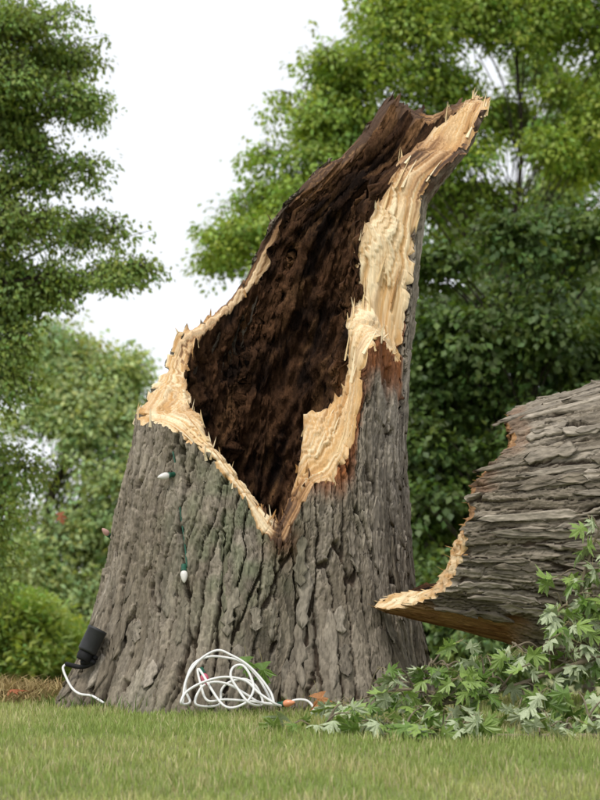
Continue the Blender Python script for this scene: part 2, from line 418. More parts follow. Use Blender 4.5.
# splintery, uneven edge
def teeth(a, f, seed):
    x = a * f + .6 * vn(a * f * .5, a * 0, seed=seed + 1); i = np.floor(x); t = x - i
    hgt_ = h3(i.astype(np.int64), (i * 0).astype(np.int64), (i * 0).astype(np.int64), seed); flip = h_rand(hgt_) > .5
    return np.where(flip, t, 1 - t) * hgt_ ** 1.5
def h_rand(c): return (np.sin(c * 917.3) * 43758.5) % 1.0
jag = 0.016 * vn(arc * 26, arc * 0, seed=31) + 0.012 * vn(arc * 75, arc * 0, seed=32) + 0.006 * vn(arc * 180, arc * 0, seed=33)
spk = np.clip(vn(arc * 34, arc * 0 + 4, seed=34) - 0.35, 0, 1) * 0.055
soft = np.where((np.degrees(TH) % 360 > 195), 0.55, 1.0)
rotj = sstep(1.2, 1.8, TONE) * (np.sin(TH) > 0.2)
crumb = 0.030 * vn(arc * 14, arc * 0 + 6, seed=39) + 0.035 * np.sign(vn(arc * 22, arc * 0 + 9, seed=40)) * np.abs(vn(arc * 22, arc * 0 + 9, seed=40)) ** .5 + .02 * vn(arc * 60, arc * 0 + 9, seed=41)
HO = HO + (jag + spk) * soft + rotj * crumb + .050 * (teeth(arc, 17, 91) - .25) * np.where(np.degrees(TH) % 360 > 300, .7, soft * .6)
HI = HI + rotj * crumb
jag2 = 0.014 * vn(arc * 30, arc * 0 + 8, seed=35) + 0.010 * vn(arc * 90, arc * 0 + 8, seed=36) + np.clip(vn(arc * 40, arc * 0 + 2, seed=38) - 0.3, 0, 1) * 0.05
HI = HI + jag2 * soft ** 2 + .075 * (teeth(arc, 15, 95) - .2) * np.where(np.degrees(TH) % 360 > 300, 1.0, soft * .4)
RHI = RHI + 0.012 * vn(arc * 60, arc * 0 + 3, seed=37)

def bark_height(s, z, cell_s, cell_z, seed, lift=0.016, depth=0.030):
    """relief of long lifting plates divided by narrow deep fissures, each plate built of terraced flakes; s across the grain, z along it (metres)"""
    ws = s + 0.034 * fbm(s * 4.0, z * 2.2, seed=seed, o=3) + 0.006 * fbm(s * 30, z * 14, seed=seed + 1, o=2) + 0.003 * vn(s * 90, z * 60, seed=seed + 41)
    wz = z + 0.070 * fbm(s * 7 + 7, z * 3, seed=seed + 2, o=3) + 0.012 * vn(s * 70, z * 30, seed=seed + 42)
    f1, f2, cid, du, dv = worley(ws / cell_s, wz / cell_z, seed + 3)
    e = f2 - f1 + 0.04 * vn(s * 60, z * 30, seed=seed + 30)
    fis = sstep(0.035, 0.095, e)
    g1, g2, gid, gu, gv = worley(ws / (cell_s * 0.52) + 3.3, wz / (cell_z * 0.36), seed + 9)
    k1_, k2_, kid, ku, kv = worley(ws / (cell_s * 0.24) + 1.3, wz / (cell_z * 0.17) + 5, seed + 19)
    tilt = (h_rand(cid) - 0.5) * 2
    h = depth * fis * (.92 + .08 * sstep(0, .5, e)) + lift * tilt * dv * fis + 0.010 * (cid - 0.5) * fis
    gt_ = (h_rand(gid) - 0.3)
    h = h + (0.008 * (gid - 0.5) + 0.006 * gt_ * gv - 0.005 * sstep(0.08, 0.0, g2 - g1)) * (0.25 + 0.75 * fis)
    h = h + (0.0065 * (kid - 0.5) + 0.004 * kv - 0.003 * sstep(0.12, 0.0, k2_ - k1_)) * (0.3 + 0.7 * fis)
    rid = 1 - np.abs(vn(ws * 42, wz * 5, seed=seed + 13))
    h = h + 0.003 * (rid - 0.6) + 0.0030 * fbm(s * 90, z * 45, seed=seed + 15, o=3)
    return h, fis, cid, np.clip(0.55 * gid + 0.45 * kid, 0, 1)

def h_rand(c): return (np.sin(c * 917.3) * 43758.5) % 1.0

stump = thing('broken_tree_stump', 'huge broken hollow tree stump with grey bark, dark cavity and tall splintered shard leaning right', 'tree stump')
NV = 250
tv = np.linspace(0, 1, NV) ** 1.0
ZB = -0.16
Zg = ZB + (HO[:, None] - ZB) * tv[None]
THg = np.repeat(TH[:, None], NV, 1)
base = stump_pt(THg, Zg, 1.0)
sarc = THg * 0.56
hgt, fis, cid, gid = bark_height(sarc, Zg, 0.052, 0.46, 100, 0.014, 0.034)
deg = np.degrees(THg) % 360
right = sstep(300, 330, deg) + (deg < 90)
scale = (0.55 + 0.60 * sstep(0.15, 0.75, Zg)) * (1 - 0.22 * right)
hgt = hgt * scale
hgt = hgt + 0.018 * (fis - 1) * sstep(175, 190, deg) * sstep(300, 260, deg)
edge = sstep(0, 0.05, HO[:, None] - Zg)
nrm = grid_normals(base, True)
if np.mean(nrm[..., 0] * np.cos(THg) + nrm[..., 1] * np.sin(THg)) < 0: nrm = -nrm
Gout = base + nrm * (hgt - 0.02)[..., None]
X, Y, Z = Gout[..., 0], Gout[..., 1], Gout[..., 2]
# bark colours: grey plates, browner inner bark showing in the cracks, green algae, orange strips where bark came off
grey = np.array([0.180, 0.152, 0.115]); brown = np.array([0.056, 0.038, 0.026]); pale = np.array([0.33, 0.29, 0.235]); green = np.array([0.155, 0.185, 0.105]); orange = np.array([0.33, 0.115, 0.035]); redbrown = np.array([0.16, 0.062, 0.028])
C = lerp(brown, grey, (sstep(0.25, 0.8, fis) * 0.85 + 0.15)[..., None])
C = lerp(C, pale, (np.clip(cid * 0.55 - 0.1 + 0.55 * fbm(X * 5, Z * 3, Y * 5, seed=51) + 0.30 * right, 0, 0.85) * fis)[..., None])
C = C * (0.62 + 0.76 * gid)[..., None]
fr = np.exp(-(((X - xof(235, 520)) / 0.20) ** 2 + ((Z - zof(545)) / 0.26) ** 2))
alg = np.clip(0.85 * fr * (0.55 + 0.9 * vn(X * 22, Z * 16, Y * 22, seed=52)) + 0.22 * sstep(0.0, 0.9, fbm(X * 3, Z * 3, Y * 3, seed=53)) * (1 - right), 0, 0.85)
C = lerp(C, green, alg[..., None])
dd = HO[:, None] - Zg
pxx = X / 0.004 + 300
ori = sstep(0.16, 0.02, dd + 0.07 * vn(X * 25, Z * 14, Y * 25, seed=54)) * sstep(300, 320, pxx) * (Y < 0.1) * (Zg < zof(315)) * sstep(zof(520), zof(480), Zg)
tri = sstep(0.22, 0.05, dd + 0.06 * vn(X * 30, Z * 12, Y * 25, seed=55)) * sstep(356, 366, pxx) * (Y < 0.1) * (Zg < zof(315))
ori = np.clip(np.maximum(ori, tri), 0, 1)
C = lerp(C, lerp(redbrown, orange, np.clip(0.5 + 0.8 * vn(X * 30, Z * 8, Y * 30, seed=56), 0, 1)[..., None]), (ori * 0.92)[..., None])
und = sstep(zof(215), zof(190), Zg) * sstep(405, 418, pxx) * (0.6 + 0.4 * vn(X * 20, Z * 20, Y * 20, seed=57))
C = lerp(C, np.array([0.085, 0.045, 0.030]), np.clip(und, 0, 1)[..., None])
vbr = np.exp(-(((pxx - 285) / 18) ** 2 + ((Z - zof(550)) / 0.07) ** 2)) * 0.9
C = lerp(C, np.array([0.14, 0.075, 0.04]), np.clip(vbr, 0, 1)[..., None])
Gout = Gout - nrm * (0.012 * ori)[..., None]
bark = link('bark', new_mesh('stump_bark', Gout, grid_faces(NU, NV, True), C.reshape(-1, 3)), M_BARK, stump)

# torn wood between the outer and the inner edge
NT = 46
inn = stump_pt(THI, HI, RHI)
outr = Gout[:, -1]
tt = np.linspace(0, 1, NT)[None, :, None]
Gt = torn_sheet(outr, inn, NT, 22, .07)
nt_ = grid_normals(Gt, True)
env = (np.sin(np.linspace(0, 1, NT) * PI) ** 0.6)[None]
X, Y, Z = Gt[..., 0], Gt[..., 1], Gt[..., 2]
wid = np.linalg.norm(inn - outr, axis=1)[:, None]
TA = np.linspace(0, 1, NT)[None] * np.clip(wid, 0.03, .3) + 0 * X; TB = np.repeat(arc[:, None], NT, 1)
TA2 = TA + 0.007 * vn(TB * 2.5, TA * 6, seed=60) + 0.001 * vn(TB * 14, TA * 14, seed=59)
fib = 0.6 * vn(TA2 * 160, TB * 5, seed=61) + 0.4 * vn(TA2 * 80, TB * 3, seed=62)
chunk = fbm(X * 7, Y * 7, Z * 5, seed=63, o=3)
w1, w2, wid_, wu, wv_ = worley(TA2 / 0.030, TB / 0.30 + 0.25 * vn(TA2 * 40, TB * 2, seed=70), 77)
y1, y2, yid_, yu, yv_ = worley(TA2 / 0.014 + 4, TB / 0.34 + 0.2 * vn(TA2 * 60, TB * 3, seed=71), 87)
amp = np.clip(wid / 0.12, 0.25, 1.3)
nz = np.sign(np.sum(nt_ * np.array([0, -1.0, 0.6]), -1)); nt_ = nt_ * nz[..., None]
Gt = Gt + nt_ * ((0.010 + 0.0022 * fib + 0.012 * chunk + 0.011 * (wid_ - 0.4) + 0.008 * wv_ * (wid_ - .3) + .007 * (yid_ - .5)) * env * amp)[..., None]
fresh = np.array([0.56, 0.34, 0.14]); cream = np.array([0.86, 0.71, 0.47]); tan = np.array([0.36, 0.18, 0.07]); rot = np.array([0.075, 0.040, 0.022])
cmix = np.clip(0.40 + 0.5 * vn(TA2 * 150, TB * 3, seed=65) + 0.5 * (wid_ - .5) + .5 * (yid_ - .5) + .4 * chunk, 0, 1)[..., None]
Cw = lerp(fresh, cream, cmix)
tone = TONE[:, None] + 0.45 * vn(TA2 * 55, TB * 2.5, seed=66) + 0.40 * vn(TA2 * 150, TB * 3.5, seed=67) + .45 * vn(X * 9, Y * 9, Z * 6, seed=58)
Cw = lerp(Cw, tan, np.clip(tone - 0.25, 0, 1)[..., None] * 0.9)
Cw = lerp(Cw, rot, np.clip((tone - 0.95) / 0.7, 0, 1)[..., None])
inner_dirt = sstep(0.86, 1.0, np.linspace(0, 1, NT))[None] * np.clip(0.5 + vn(X * 40, Y * 40, Z * 20, seed=68), 0, 1) * 0.6
Cw = lerp(Cw, tan * 0.6, inner_dirt[..., None])
link('torn_wood', new_mesh('stump_torn_wood', Gt, grid_faces(NU, NT, True), Cw.reshape(-1, 3)), M_WOOD, stump)

# the rotten hollow
NI = 150
ti = np.linspace(0, 1, NI)[None]
ZF = zof(575)
zi = lerp(HI[:, None], ZF, ti ** 0.9)
thi = lerp(THI[:, None], TH[:, None] + np.round((THI - TH) / (2 * PI))[:, None] * 2 * PI, sstep(0, 0.6, ti))
wall = 0.78 - 0.04 * np.sin(thi * 3)
rhi = lerp(RHI[:, None], wall, sstep(0.08, 0.6, ti)) * (1 - .05 * sstep(0, .05, ti) * sstep(.4, .2, ti) * (np.sin(thi) < -.1))
rhi = np.where(zi < ZF + 0.12, rhi * (1 - 0.2 * sstep(ZF + 0.12, ZF, zi)), rhi)
Gi = stump_pt(thi, zi, rhi)
Gi[:, 0] = Gt[:, -1]
ni = grid_normals(Gi, True)
X, Y, Z = Gi[..., 0], Gi[..., 1], Gi[..., 2]
s_ = thi * 0.45
# fibres of the rot run up the wall and lean with the shard
sl_ = s_ + 0.25 * Z
r1 = fbm(sl_ * 9, Z * 3, seed=71, o=4); r2 = 1 - np.abs(fbm(sl_ * 26, Z * 6, seed=72, o=3)); r3 = fbm(X * 45, Y * 45, Z * 22, seed=73, o=3)
f1, f2, ci_, _, _ = worley(sl_ / 0.045 + 0.7 * r1, Z / 0.11 + 0.5 * r3, 74)
f1b, f2b, cib, _, _ = worley(sl_ / 0.022 + r1, Z / 0.040 + r3, 78)
r4 = fbm(X * 26, Y * 26, Z * 16, seed=80, o=4)
rh = 0.045 * r1 + 0.022 * (r2 - 0.6) + 0.026 * r4 + 0.012 * r3 + 0.026 * (ci_ - 0.5) * sstep(0, 0.12, f2 - f1) + 0.016 * (cib - 0.5)
inw = np.stack([-np.cos(thi), -np.sin(thi), 0 * thi], -1)
ni = ni * np.sign(np.sum(ni * inw, -1))[..., None]
Gi[:, 1:] = Gi[:, 1:] + ni[:, 1:] * (rh * sstep(0, 0.08, ti))[:, 1:, None]
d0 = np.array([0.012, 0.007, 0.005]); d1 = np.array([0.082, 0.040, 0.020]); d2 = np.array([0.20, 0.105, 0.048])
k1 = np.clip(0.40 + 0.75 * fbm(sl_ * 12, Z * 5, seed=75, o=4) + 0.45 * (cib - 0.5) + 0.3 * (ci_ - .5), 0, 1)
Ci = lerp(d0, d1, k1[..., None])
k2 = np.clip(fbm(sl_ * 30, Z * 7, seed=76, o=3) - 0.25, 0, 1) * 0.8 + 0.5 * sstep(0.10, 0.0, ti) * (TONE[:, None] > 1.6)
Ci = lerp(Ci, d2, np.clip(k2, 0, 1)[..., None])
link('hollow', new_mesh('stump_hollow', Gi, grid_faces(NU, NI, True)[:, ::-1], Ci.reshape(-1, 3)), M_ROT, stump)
# rotten bottom of the hollow
ring = Gi[::6, -1]; nr = len(ring); ctr = ring.mean(0)
rv = [ctr + (0, 0, 0.03)]; 
mid = lerp(ring, ctr[None], 0.5); mid[:, 2] += 0.05 * vn(mid[:, 0] * 14, mid[:, 1] * 14, seed=79)
fv = np.vstack([ring, mid, ctr[None]]); ff = []
for j in range(nr):
    k = (j + 1) % nr
    ff.append((j, k, nr + k, nr + j)); ff.append((nr + j, nr + k, 2 * nr, 2 * nr))
fm = poly_mesh('hollow_floor', fv, ff)
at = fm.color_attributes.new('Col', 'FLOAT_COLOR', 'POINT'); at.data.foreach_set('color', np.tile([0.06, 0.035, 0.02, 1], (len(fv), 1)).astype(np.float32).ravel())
link('hollow_floor', fm, M_ROT, stump)

# splinters standing along the break
def splinter_mesh(i):
    r = random.Random(500 + i); n = 5; V = []; F = []
    w0, t0 = 1.0, 0.32 + 0.2 * r.random(); bx, by = r.uniform(-.25, .25), r.uniform(-.3, .3)
    for k in range(n):
        f = k / (n - 1); wd = w0 * (1 - f) ** 0.7 * (0.85 + 0.3 * r.random()) + 0.03; th = t0 * (1 - f * 0.8)
        cx, cy = bx * f * f * 3, by * f * f * 3
        V += [(cx - wd / 2, cy - th / 2, f * 10), (cx + wd / 2, cy - th / 2 + .1 * r.random(), f * 10 + .4 * r.random()), (cx + wd / 2 * .9, cy + th / 2, f * 10), (cx - wd / 2 * .8, cy + th / 2, f * 10 - .3 * r.random())]
    for k in range(n - 1):
        for j in range(4):
            a, b_ = k * 4 + j, k * 4 + (j + 1) % 4
            F.append((a, b_, b_ + 4, a + 4))
    F.append((3, 2, 1, 0)); F.append((n * 4 - 4, n * 4 - 3, n * 4 - 2, n * 4 - 1))
    me = poly_mesh('splinter', V, F, False)
    at = me.color_attributes.new('Col', 'FLOAT_COLOR', 'POINT')
    c = [[0.80, 0.60, 0.33, 1], [0.86, 0.72, 0.48, 1], [0.50, 0.28, 0.11, 1], [0.12, 0.062, 0.033, 1]][i % 4]
    at.data.foreach_set('color', np.tile(c, (len(V), 1)).astype(np.float32).ravel())
    me.materials.append(M_WOOD)
    return me
SPL = [splinter_mesh(i) for i in range(12)]
def put(me, name, loc, zdir, scale, parent, spin=0.0):
    o = bpy.data.objects.new(name, me); COL.objects.link(o); o.parent = parent
    q = Vector(zdir).normalized().to_track_quat('Z', 'Y')
    o.rotation_mode = 'QUATERNION'; o.rotation_quaternion = q @ Matrix.Rotation(spin, 4, 'Z').to_quaternion()
    o.location = Vector(loc) - parent.location; o.scale = scale
    return o
rs = random.Random(77)
for n in range(80):
    i = rs.randrange(NU)
    tn = TONE[i]
    j = rs.choice([0, NT - 1, NT - 1])
    p = Gt[i, j]
    if p[1] > 0.35 and rs.random() < 0.4: continue
    fam = [0, 1, 4, 5, 8, 9] if tn < 0.5 else ([2, 6, 10, 0, 4] if tn < 1.3 else [3, 7, 11])
    lean = max(0, p[2] - 1.9) * 0.5
    ln = rs.uniform(0.03, 0.095) / 10
    zd = (rs.uniform(-.35, .35) + lean, rs.uniform(-.45, .2), 1)
    w_ = rs.uniform(0.006, 0.016)
    put(SPL[rs.choice(fam)], 'splinter', p - np.array(zd) * ln * 4.0, zd, (w_, w_, ln), stump, rs.uniform(0, 6.28))


for n in range(30):
    i = rs.choice(list(range(0, 60)) + list(range(NU - 45, NU))); p = Gt[i, rs.randrange(NT // 3, NT)]
    zd = (rs.uniform(-.5, .5), rs.uniform(-.7, .3), 1); ln = rs.uniform(.03, .08) / 10; w_ = rs.uniform(.012, .026)
    put(SPL[rs.choice([3, 7, 11, 2, 6, 10])], 'splinter', p - np.array(zd) * ln * 5, zd, (w_, w_, ln), stump, rs.uniform(0, 6.28))
made = 0
while made < 46:                                       # long torn strips lying on the broken faces
    i = rs.randrange(40, NU - 40); j = rs.randrange(3, NT - 3)
    if TONE[i] > 1.1 or np.linalg.norm(inn[i] - outr[i]) < .05 or Gt[i, j][1] > .2: continue
    tg = Gt[i + 34, j] - Gt[i - 34, j]; tg = tg / np.linalg.norm(tg); tg = tg if tg[2] > 0 else -tg
    tg = tg + np.array([rs.uniform(-.12, .12), rs.uniform(-.12, 0), rs.uniform(0, .2)])
    ln = rs.uniform(.06, .20) / 10; w_ = rs.uniform(.008, .017)
    put(SPL[rs.choice([0, 1, 2, 4, 5, 8, 9, 6])], 'splinter', Gt[i, j] - tg * ln * 5 + np.array([0, -.003, 0]), tg, (w_, w_, ln), stump, rs.uniform(-.4, .4)); made += 1
# loose bark plates lifting off the trunk
def bark_plate(surf, wd, ln, lift0, lift1, curl, col, off, seed):
    r = np.random.default_rng(seed); nq, npp = 10, 5
    q = np.linspace(-1, 1, nq); hw = (1 - np.abs(q) ** r.uniform(4, 14)) ** .5 * (1 + .32 * r.normal(size=nq)) * .5
    hw = np.clip(hw, .06, .8); sh = np.cumsum(r.normal(size=nq)) * .10
    p = np.linspace(-1, 1, npp)
    A = (sh[:, None] + hw[:, None] * p[None]) * wd; B = np.repeat(q[:, None] * ln / 2, npp, 1) + r.normal(size=(nq, npp)) * ln * .018
    H = off + lift0 * np.clip(-q, 0, 1)[:, None] ** 2 + lift1 * np.clip(q, 0, 1)[:, None] ** 2 + curl * np.abs(p)[None] ** 2 + r.normal(size=(nq, npp)) * .0012
    top = surf(A, B, H); bot = surf(A * .9, B * .97, H - .011)
    V = np.concatenate([top.reshape(-1, 3), bot.reshape(-1, 3)]); n = nq * npp
    f = grid_faces(nq, npp); F = [f]
    per_ = [(0, j) for j in range(npp)] + [(i, npp - 1) for i in range(1, nq)] + [(nq - 1, j) for j in range(npp - 2, -1, -1)] + [(i, 0) for i in range(nq - 2, 0, -1)]
    id_ = np.array([a * npp + b_ for a, b_ in per_]); nx_ = np.roll(id_, -1)
    F.append(np.stack([id_, nx_, nx_ + n, id_ + n], -1))
    c = np.array(col)[None] * (1 + .12 * r.normal(size=(2 * n, 1)))
    return new_mesh('bark_plate', V, np.concatenate(F), np.clip(c, .02, .7), smooth=False)
rp = random.Random(31); made = 0
while made < 90:
    th0 = math.radians(rp.choice([rp.uniform(-88, 2), rp.uniform(178, 272)])); z0 = rp.uniform(0.02, 1.25)
    thq = TH[0] + ((th0 - TH[0]) % (2 * PI)); top_ = np.interp(thq, TH, HO); ln = rp.uniform(.07, .30); wd = rp.uniform(.018, .042)
    if z0 + ln / 2 > top_ - .03: continue
    def surf(A, B, H, th0=th0, z0=z0):
        th = th0 + A / .56; z = z0 + B; q_ = stump_pt(th, z, 1.0)
        return q_ + np.stack([np.cos(th), np.sin(th), .15 + 0 * th], -1) * H[..., None]
    tcol = lerp(grey, pale, rp.random()) * rp.uniform(.75, 1.1); dxy = stump_pt(np.array([th0]), np.array([z0]), 1.0)[0]
    g_ = math.exp(-(((dxy[0] - xof(235, 520)) / .2) ** 2 + ((z0 - zof(545)) / .26) ** 2)); tcol = lerp(tcol, green, min(.8, g_ * rp.uniform(.3, 1.1)))
    low = .6 if z0 < .3 else 1.0
    me = bark_plate(surf, wd, ln, rp.choice([0, 0, .004, .009]) * low, rp.choice([0, 0, .003, .006]) * low, rp.uniform(-.004, .006), tcol, rp.uniform(.002, .012) * low, 4000 + made)
    link('bark_plate', me, M_BARK, stump); made += 1


# ------------------------------------------------------------------ the fallen log
_lg = [(340, 500, 600), (368, 482, 613), (384, 474, 620), (420, 452, 629), (456, 434, 637), (492, 419, 647), (540, 401, 660), (600, 383, 676), (660, 366, 688), (740, 352, 698), (860, 345, 704)]
LX = np.array([P(a, 500, -0.5)[0] for a, _, _ in _lg]); LT = np.array([P(a, b_, -0.5)[2] for a, b_, _ in _lg]); LB = np.array([P(a, c_, -0.5)[2] for a, _, c_ in _lg])
LX = np.append(LX, 4.2); LT = np.append(LT, LT[-1] + 0.02); LB = np.append(LB, -0.06)
def l_zc(x): return (np.interp(x, LX, LT) + np.interp(x, LX, LB)) / 2
def l_r(x): return (np.interp(x, LX, LT) - np.interp(x, LX, LB)) / 2
def l_yc(x): return -0.52 + 0.10 * np.clip(x - 0.5, 0, 4)
def l_ry(x): return np.minimum(0.88 * l_r(x), 0.50)
def log_pt(ph, x, rho=1.0):
    return np.stack([x + 0 * ph, l_yc(x) + l_ry(x) * rho * np.cos(ph), l_zc(x) + l_r(x) * rho * np.sin(ph)], -1)
def hit_log(px, py, side):
    d = ray(px, py); Yv = np.linspace(-1.3, 0.4, 1701); t = (Yv - CAM_POS[1]) / d[1]; p = CAM_POS + d * t[:, None]
    f = ((p[:, 1] - l_yc(p[:, 0])) / l_ry(p[:, 0])) ** 2 + ((p[:, 2] - l_zc(p[:, 0])) / l_r(p[:, 0])) ** 2 - 1
    ins = np.where(f < 0)[0]; i = int(np.argmin(f)) if len(ins) == 0 else (ins[0] if side == 'F' else ins[-1]); q = p[i]
    return math.atan2((q[2] - l_zc(q[0])) / l_r(q[0]), (q[1] - l_yc(q[0])) / l_ry(q[0])), q[0], q[1]
LR = [  # outer px,py,side, inner dpx,dpy, dy, tone
    (520, 409, 'F', 4, 3, .06, 1.4), (502, 425, 'F', 5, 4, .07, 1.3), (513, 446, 'F', 0, 2, .08, 1.3), (497, 462, 'F', -1, 1, .09, 1.5), (475, 486, 'F', -1, 2, .09, 1.6), (474, 508, 'F', -2, 2, .10, 1.3),
    (468, 528, 'F', -5, 0, .10, 1.0), (461, 546, 'F', -7, -2, .10, .6), (454, 570, 'F', -9, -4, .10, .6), (443, 591, 'F', -8, -6, .10, .8), (430, 602, 'F', -6, -11, .10, .1), (412, 608, 'F', -2, -18, .12, .0),
    (392, 613, 'F', 0, -20, .12, .0), (371, 614, 'F', 2, -13, .09, .0), (382, 618, 'B', 2, -18, -.03, .3), (410, 610, 'B', 4, -12, -.06, .8), (445, 580, 'B', 8, -10, -.08, 1.2), (480, 520, 'B', 12, -6, -.08, 1.2), (508, 450, 'B', 10, 2, -.06, 1.2)]
K = []
for (px, py, sd_, ex, ey, dy, tone_) in LR:
    ph, x, y = hit_log(px, py, sd_); ip = P(px + ex, py + ey, y + dy)
    ny, nz_ = (ip[1] - l_yc(ip[0])) / l_ry(ip[0]), (ip[2] - l_zc(ip[0])) / l_r(ip[0])
    K.append([ph, x, math.atan2(nz_, ny), ip[0], min(math.hypot(ny, nz_), 0.95), tone_])
K = np.array(K); K[:, 0] = unwrap(K[:, 0]); K[:, 2] = unwrap(K[:, 2])
for i in range(1, len(K)): K[i, 0] = max(K[i, 0], K[i - 1, 0] + 0.012)
e_ = K[0].copy(); e_[0] += 2 * PI; e_[2] += 2 * PI * round((K[-1, 2] + 0.5 - K[0, 2]) / (2 * PI)); K = np.vstack([K, e_])
cols = []
for i in range(len(K) - 1):
    p0 = log_pt(K[i, 0], K[i, 1]); p1 = log_pt(K[i + 1, 0], K[i + 1, 1]); tot = np.linalg.norm(p1 - p0)
    hz = np.hypot(*(p1 - p0)[1:]); bk = LR[i][2] == 'B'
    n = int(max(4, hz / (0.012 if bk else 0.0036), tot / 0.010)); t_ = np.linspace(0, 1, n, endpoint=False)[:, None]
    cols.append(lerp(K[i][None], K[i + 1][None], t_))
CK = np.vstack(cols); NL = len(CK); PH, XO, PHI_, XI, RI, TL = CK.T
arc = np.concatenate([[0], np.cumsum(np.hypot(np.diff(PH) * 0.5, np.diff(XO)))])
jg = 0.022 * vn(arc * 13, arc * 0, seed=131) + 0.010 * vn(arc * 60, arc * 0, seed=132) + .010 * np.sign(vn(arc * 24, arc * 0 + 3, seed=134))
XO = XO + jg; XI = XI + 0.012 * vn(arc * 60, arc * 0 + 5, seed=133)
log = thing('fallen_log', 'thick fallen trunk section with flaky grey bark and splintered end pointing at the stump', 'log', (1.2, -0.5, 0))
LOFF = np.array([1.2, -0.5, 0])
NLV = 330
tl = np.linspace(0, 1, NLV); tl = 0.38 * tl + 0.62 * tl ** 3.2
Xg = XO[:, None] + (4.2 - XO[:, None]) * tl[None]; PHg = np.repeat(PH[:, None], NLV, 1)
gb = log_pt(PHg, Xg)
hh, fs, cd_, gd_ = bark_height(PHg * 0.5, Xg, 0.046, 0.50, 300, 0.024, 0.020)
nl = grid_normals(gb, True); rad = np.stack([0 * PHg, np.cos(PHg), np.sin(PHg)], -1)
nl = nl * np.sign(np.sum(nl * rad, -1))[..., None]
front = sstep(0, 0.06, Xg - XO[:, None])
bare = sstep(math.radians(228), math.radians(238), (PHg % (2 * PI)) + 0.10 * vn(Xg * 9, PHg * 4, seed=150)) * sstep(P(545, 600, -.5)[0], P(500, 600, -.5)[0], Xg + 0.06 * vn(Xg * 6, PHg * 9, seed=151))
gl = gb + nl * (hh * (1 - 0.85 * bare) - 0.02 - 0.010 * bare)[..., None]
X, Y, Z = gl[..., 0], gl[..., 1], gl[..., 2]
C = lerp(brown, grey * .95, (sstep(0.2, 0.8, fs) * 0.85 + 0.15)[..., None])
C = lerp(C, pale * 1.05, (np.clip(cd_ * 0.6 - 0.05 + 0.35 * fbm(X * 4, Y * 7, Z * 7, seed=152), 0, 0.9) * fs)[..., None])
C = C * (0.60 + 0.8 * gd_)[..., None]
ro = sstep(0.075, 0.01, Xg - XO[:, None] + 0.05 * vn(Z * 22, X * 10, seed=153)) * (Zg[0, 0] * 0 + (Z > P(470, 500, -.5)[2]))
C = lerp(C, lerp(redbrown, orange * 0.8, np.clip(0.5 + vn(X * 20, Z * 30, seed=154), 0, 1)[..., None]), (ro * 0.28)[..., None])
C = lerp(C, lerp(np.array([0.17, 0.075, 0.03]), np.array([0.33, 0.19, 0.085]), np.clip(0.4 + 0.8 * fbm(X * 7, Y * 40, Z * 40, seed=155), 0, 1)[..., None]), bare[..., None])
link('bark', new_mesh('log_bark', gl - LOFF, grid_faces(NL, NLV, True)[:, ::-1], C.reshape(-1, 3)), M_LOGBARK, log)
made = 0
while made < 130:
    ph0 = rp.uniform(math.radians(85), math.radians(232)); phq = PH[0] + ((ph0 - PH[0]) % (2 * PI)); x0 = rp.uniform(.55, 1.75); ln = rp.uniform(.12, .50); wd = rp.uniform(.014, .042)
    edge_ = np.interp(phq, PH, XO)
    if x0 - ln / 2 < edge_ + (.005 if rp.random() < .8 else -.05): continue
    def surf(A, B, H, ph0=ph0, x0=x0):
        ph = ph0 + A / .5; x = x0 + B; q_ = log_pt(ph, x)
        return q_ + np.stack([0 * ph, np.cos(ph), np.sin(ph)], -1) * H[..., None] - LOFF
    tcol = lerp(grey, pale * 1.05, rp.random()) * rp.uniform(.75, 1.12)
    me = bark_plate(surf, wd, ln, rp.choice([0, .004, .010, .018]), rp.choice([0, 0, .004, .010]), rp.uniform(-.004, .006), tcol, rp.uniform(.000, .007), 6000 + made)
    link('bark_plate', me, M_LOGBARK, log); made += 1
inl = log_pt(PHI_, XI, RI); NTL = 30
tt = np.linspace(0, 1, NTL)[None, :, None]
gt = torn_sheet(gl[:, 0], inl, NTL, 18, .05); X, Y, Z = gt[..., 0], gt[..., 1], gt[..., 2]
env = np.sin(np.linspace(0, 1, NTL) * PI)[None] ** 0.6
gt[..., 0] += -np.clip(vn(X * 5, Y * 90, Z * 90, seed=161) + 0.2, 0, 1) * 0.012 * env
gt[..., 2] += 0.006 * fbm(X * 40, Y * 40, Z * 40, seed=162, o=3) * env
cmix = np.clip(0.5 + 0.8 * vn(X * 5, Y * 60, Z * 60, seed=163), 0, 1)[..., None]
Cw = lerp(fresh, cream, cmix); tone = TL[:, None] + 0.4 * vn(X * 8, Y * 40, Z * 40, seed=164)
Cw = lerp(Cw, tan, np.clip(tone - 0.2, 0, 1)[..., None] * 0.9); Cw = lerp(Cw, rot * 2, np.clip((tone - 1.1) / 0.8, 0, 1)[..., None])
link('torn_wood', new_mesh('log_torn_wood', gt - LOFF, grid_faces(NL, NTL, True)[:, ::-1], Cw.reshape(-1, 3)), M_LOGWOOD, log)
NIL = 40; tq = np.linspace(0, 1, NIL)[None]
xi = lerp(XI[:, None], 1.9, tq); phq = lerp(PHI_[:, None], PH[:, None] + np.round((PHI_ - PH) / (2 * PI))[:, None] * 2 * PI, sstep(0, .5, tq))
rq = lerp(RI[:, None], 0.68, sstep(0, 0.35, tq)) * (1 - 0.9 * sstep(0.85, 1.0, tq))
gi = log_pt(phq, xi, rq); gi[:, 0] = gt[:, -1]
gi[:, 1:, 1:] += (0.05 * fbm(xi * 6, phq * 4, seed=170)[..., None] * np.stack([np.cos(phq), np.sin(phq)], -1))[:, 1:]
ci = lerp(d0, d1, np.clip(0.4 + fbm(xi * 6, phq * 9, seed=171), 0, 1)[..., None])
link('hollow', new_mesh('log_hollow', gi - LOFF, grid_faces(NL, NIL, True), ci.reshape(-1, 3)), M_ROT, log)
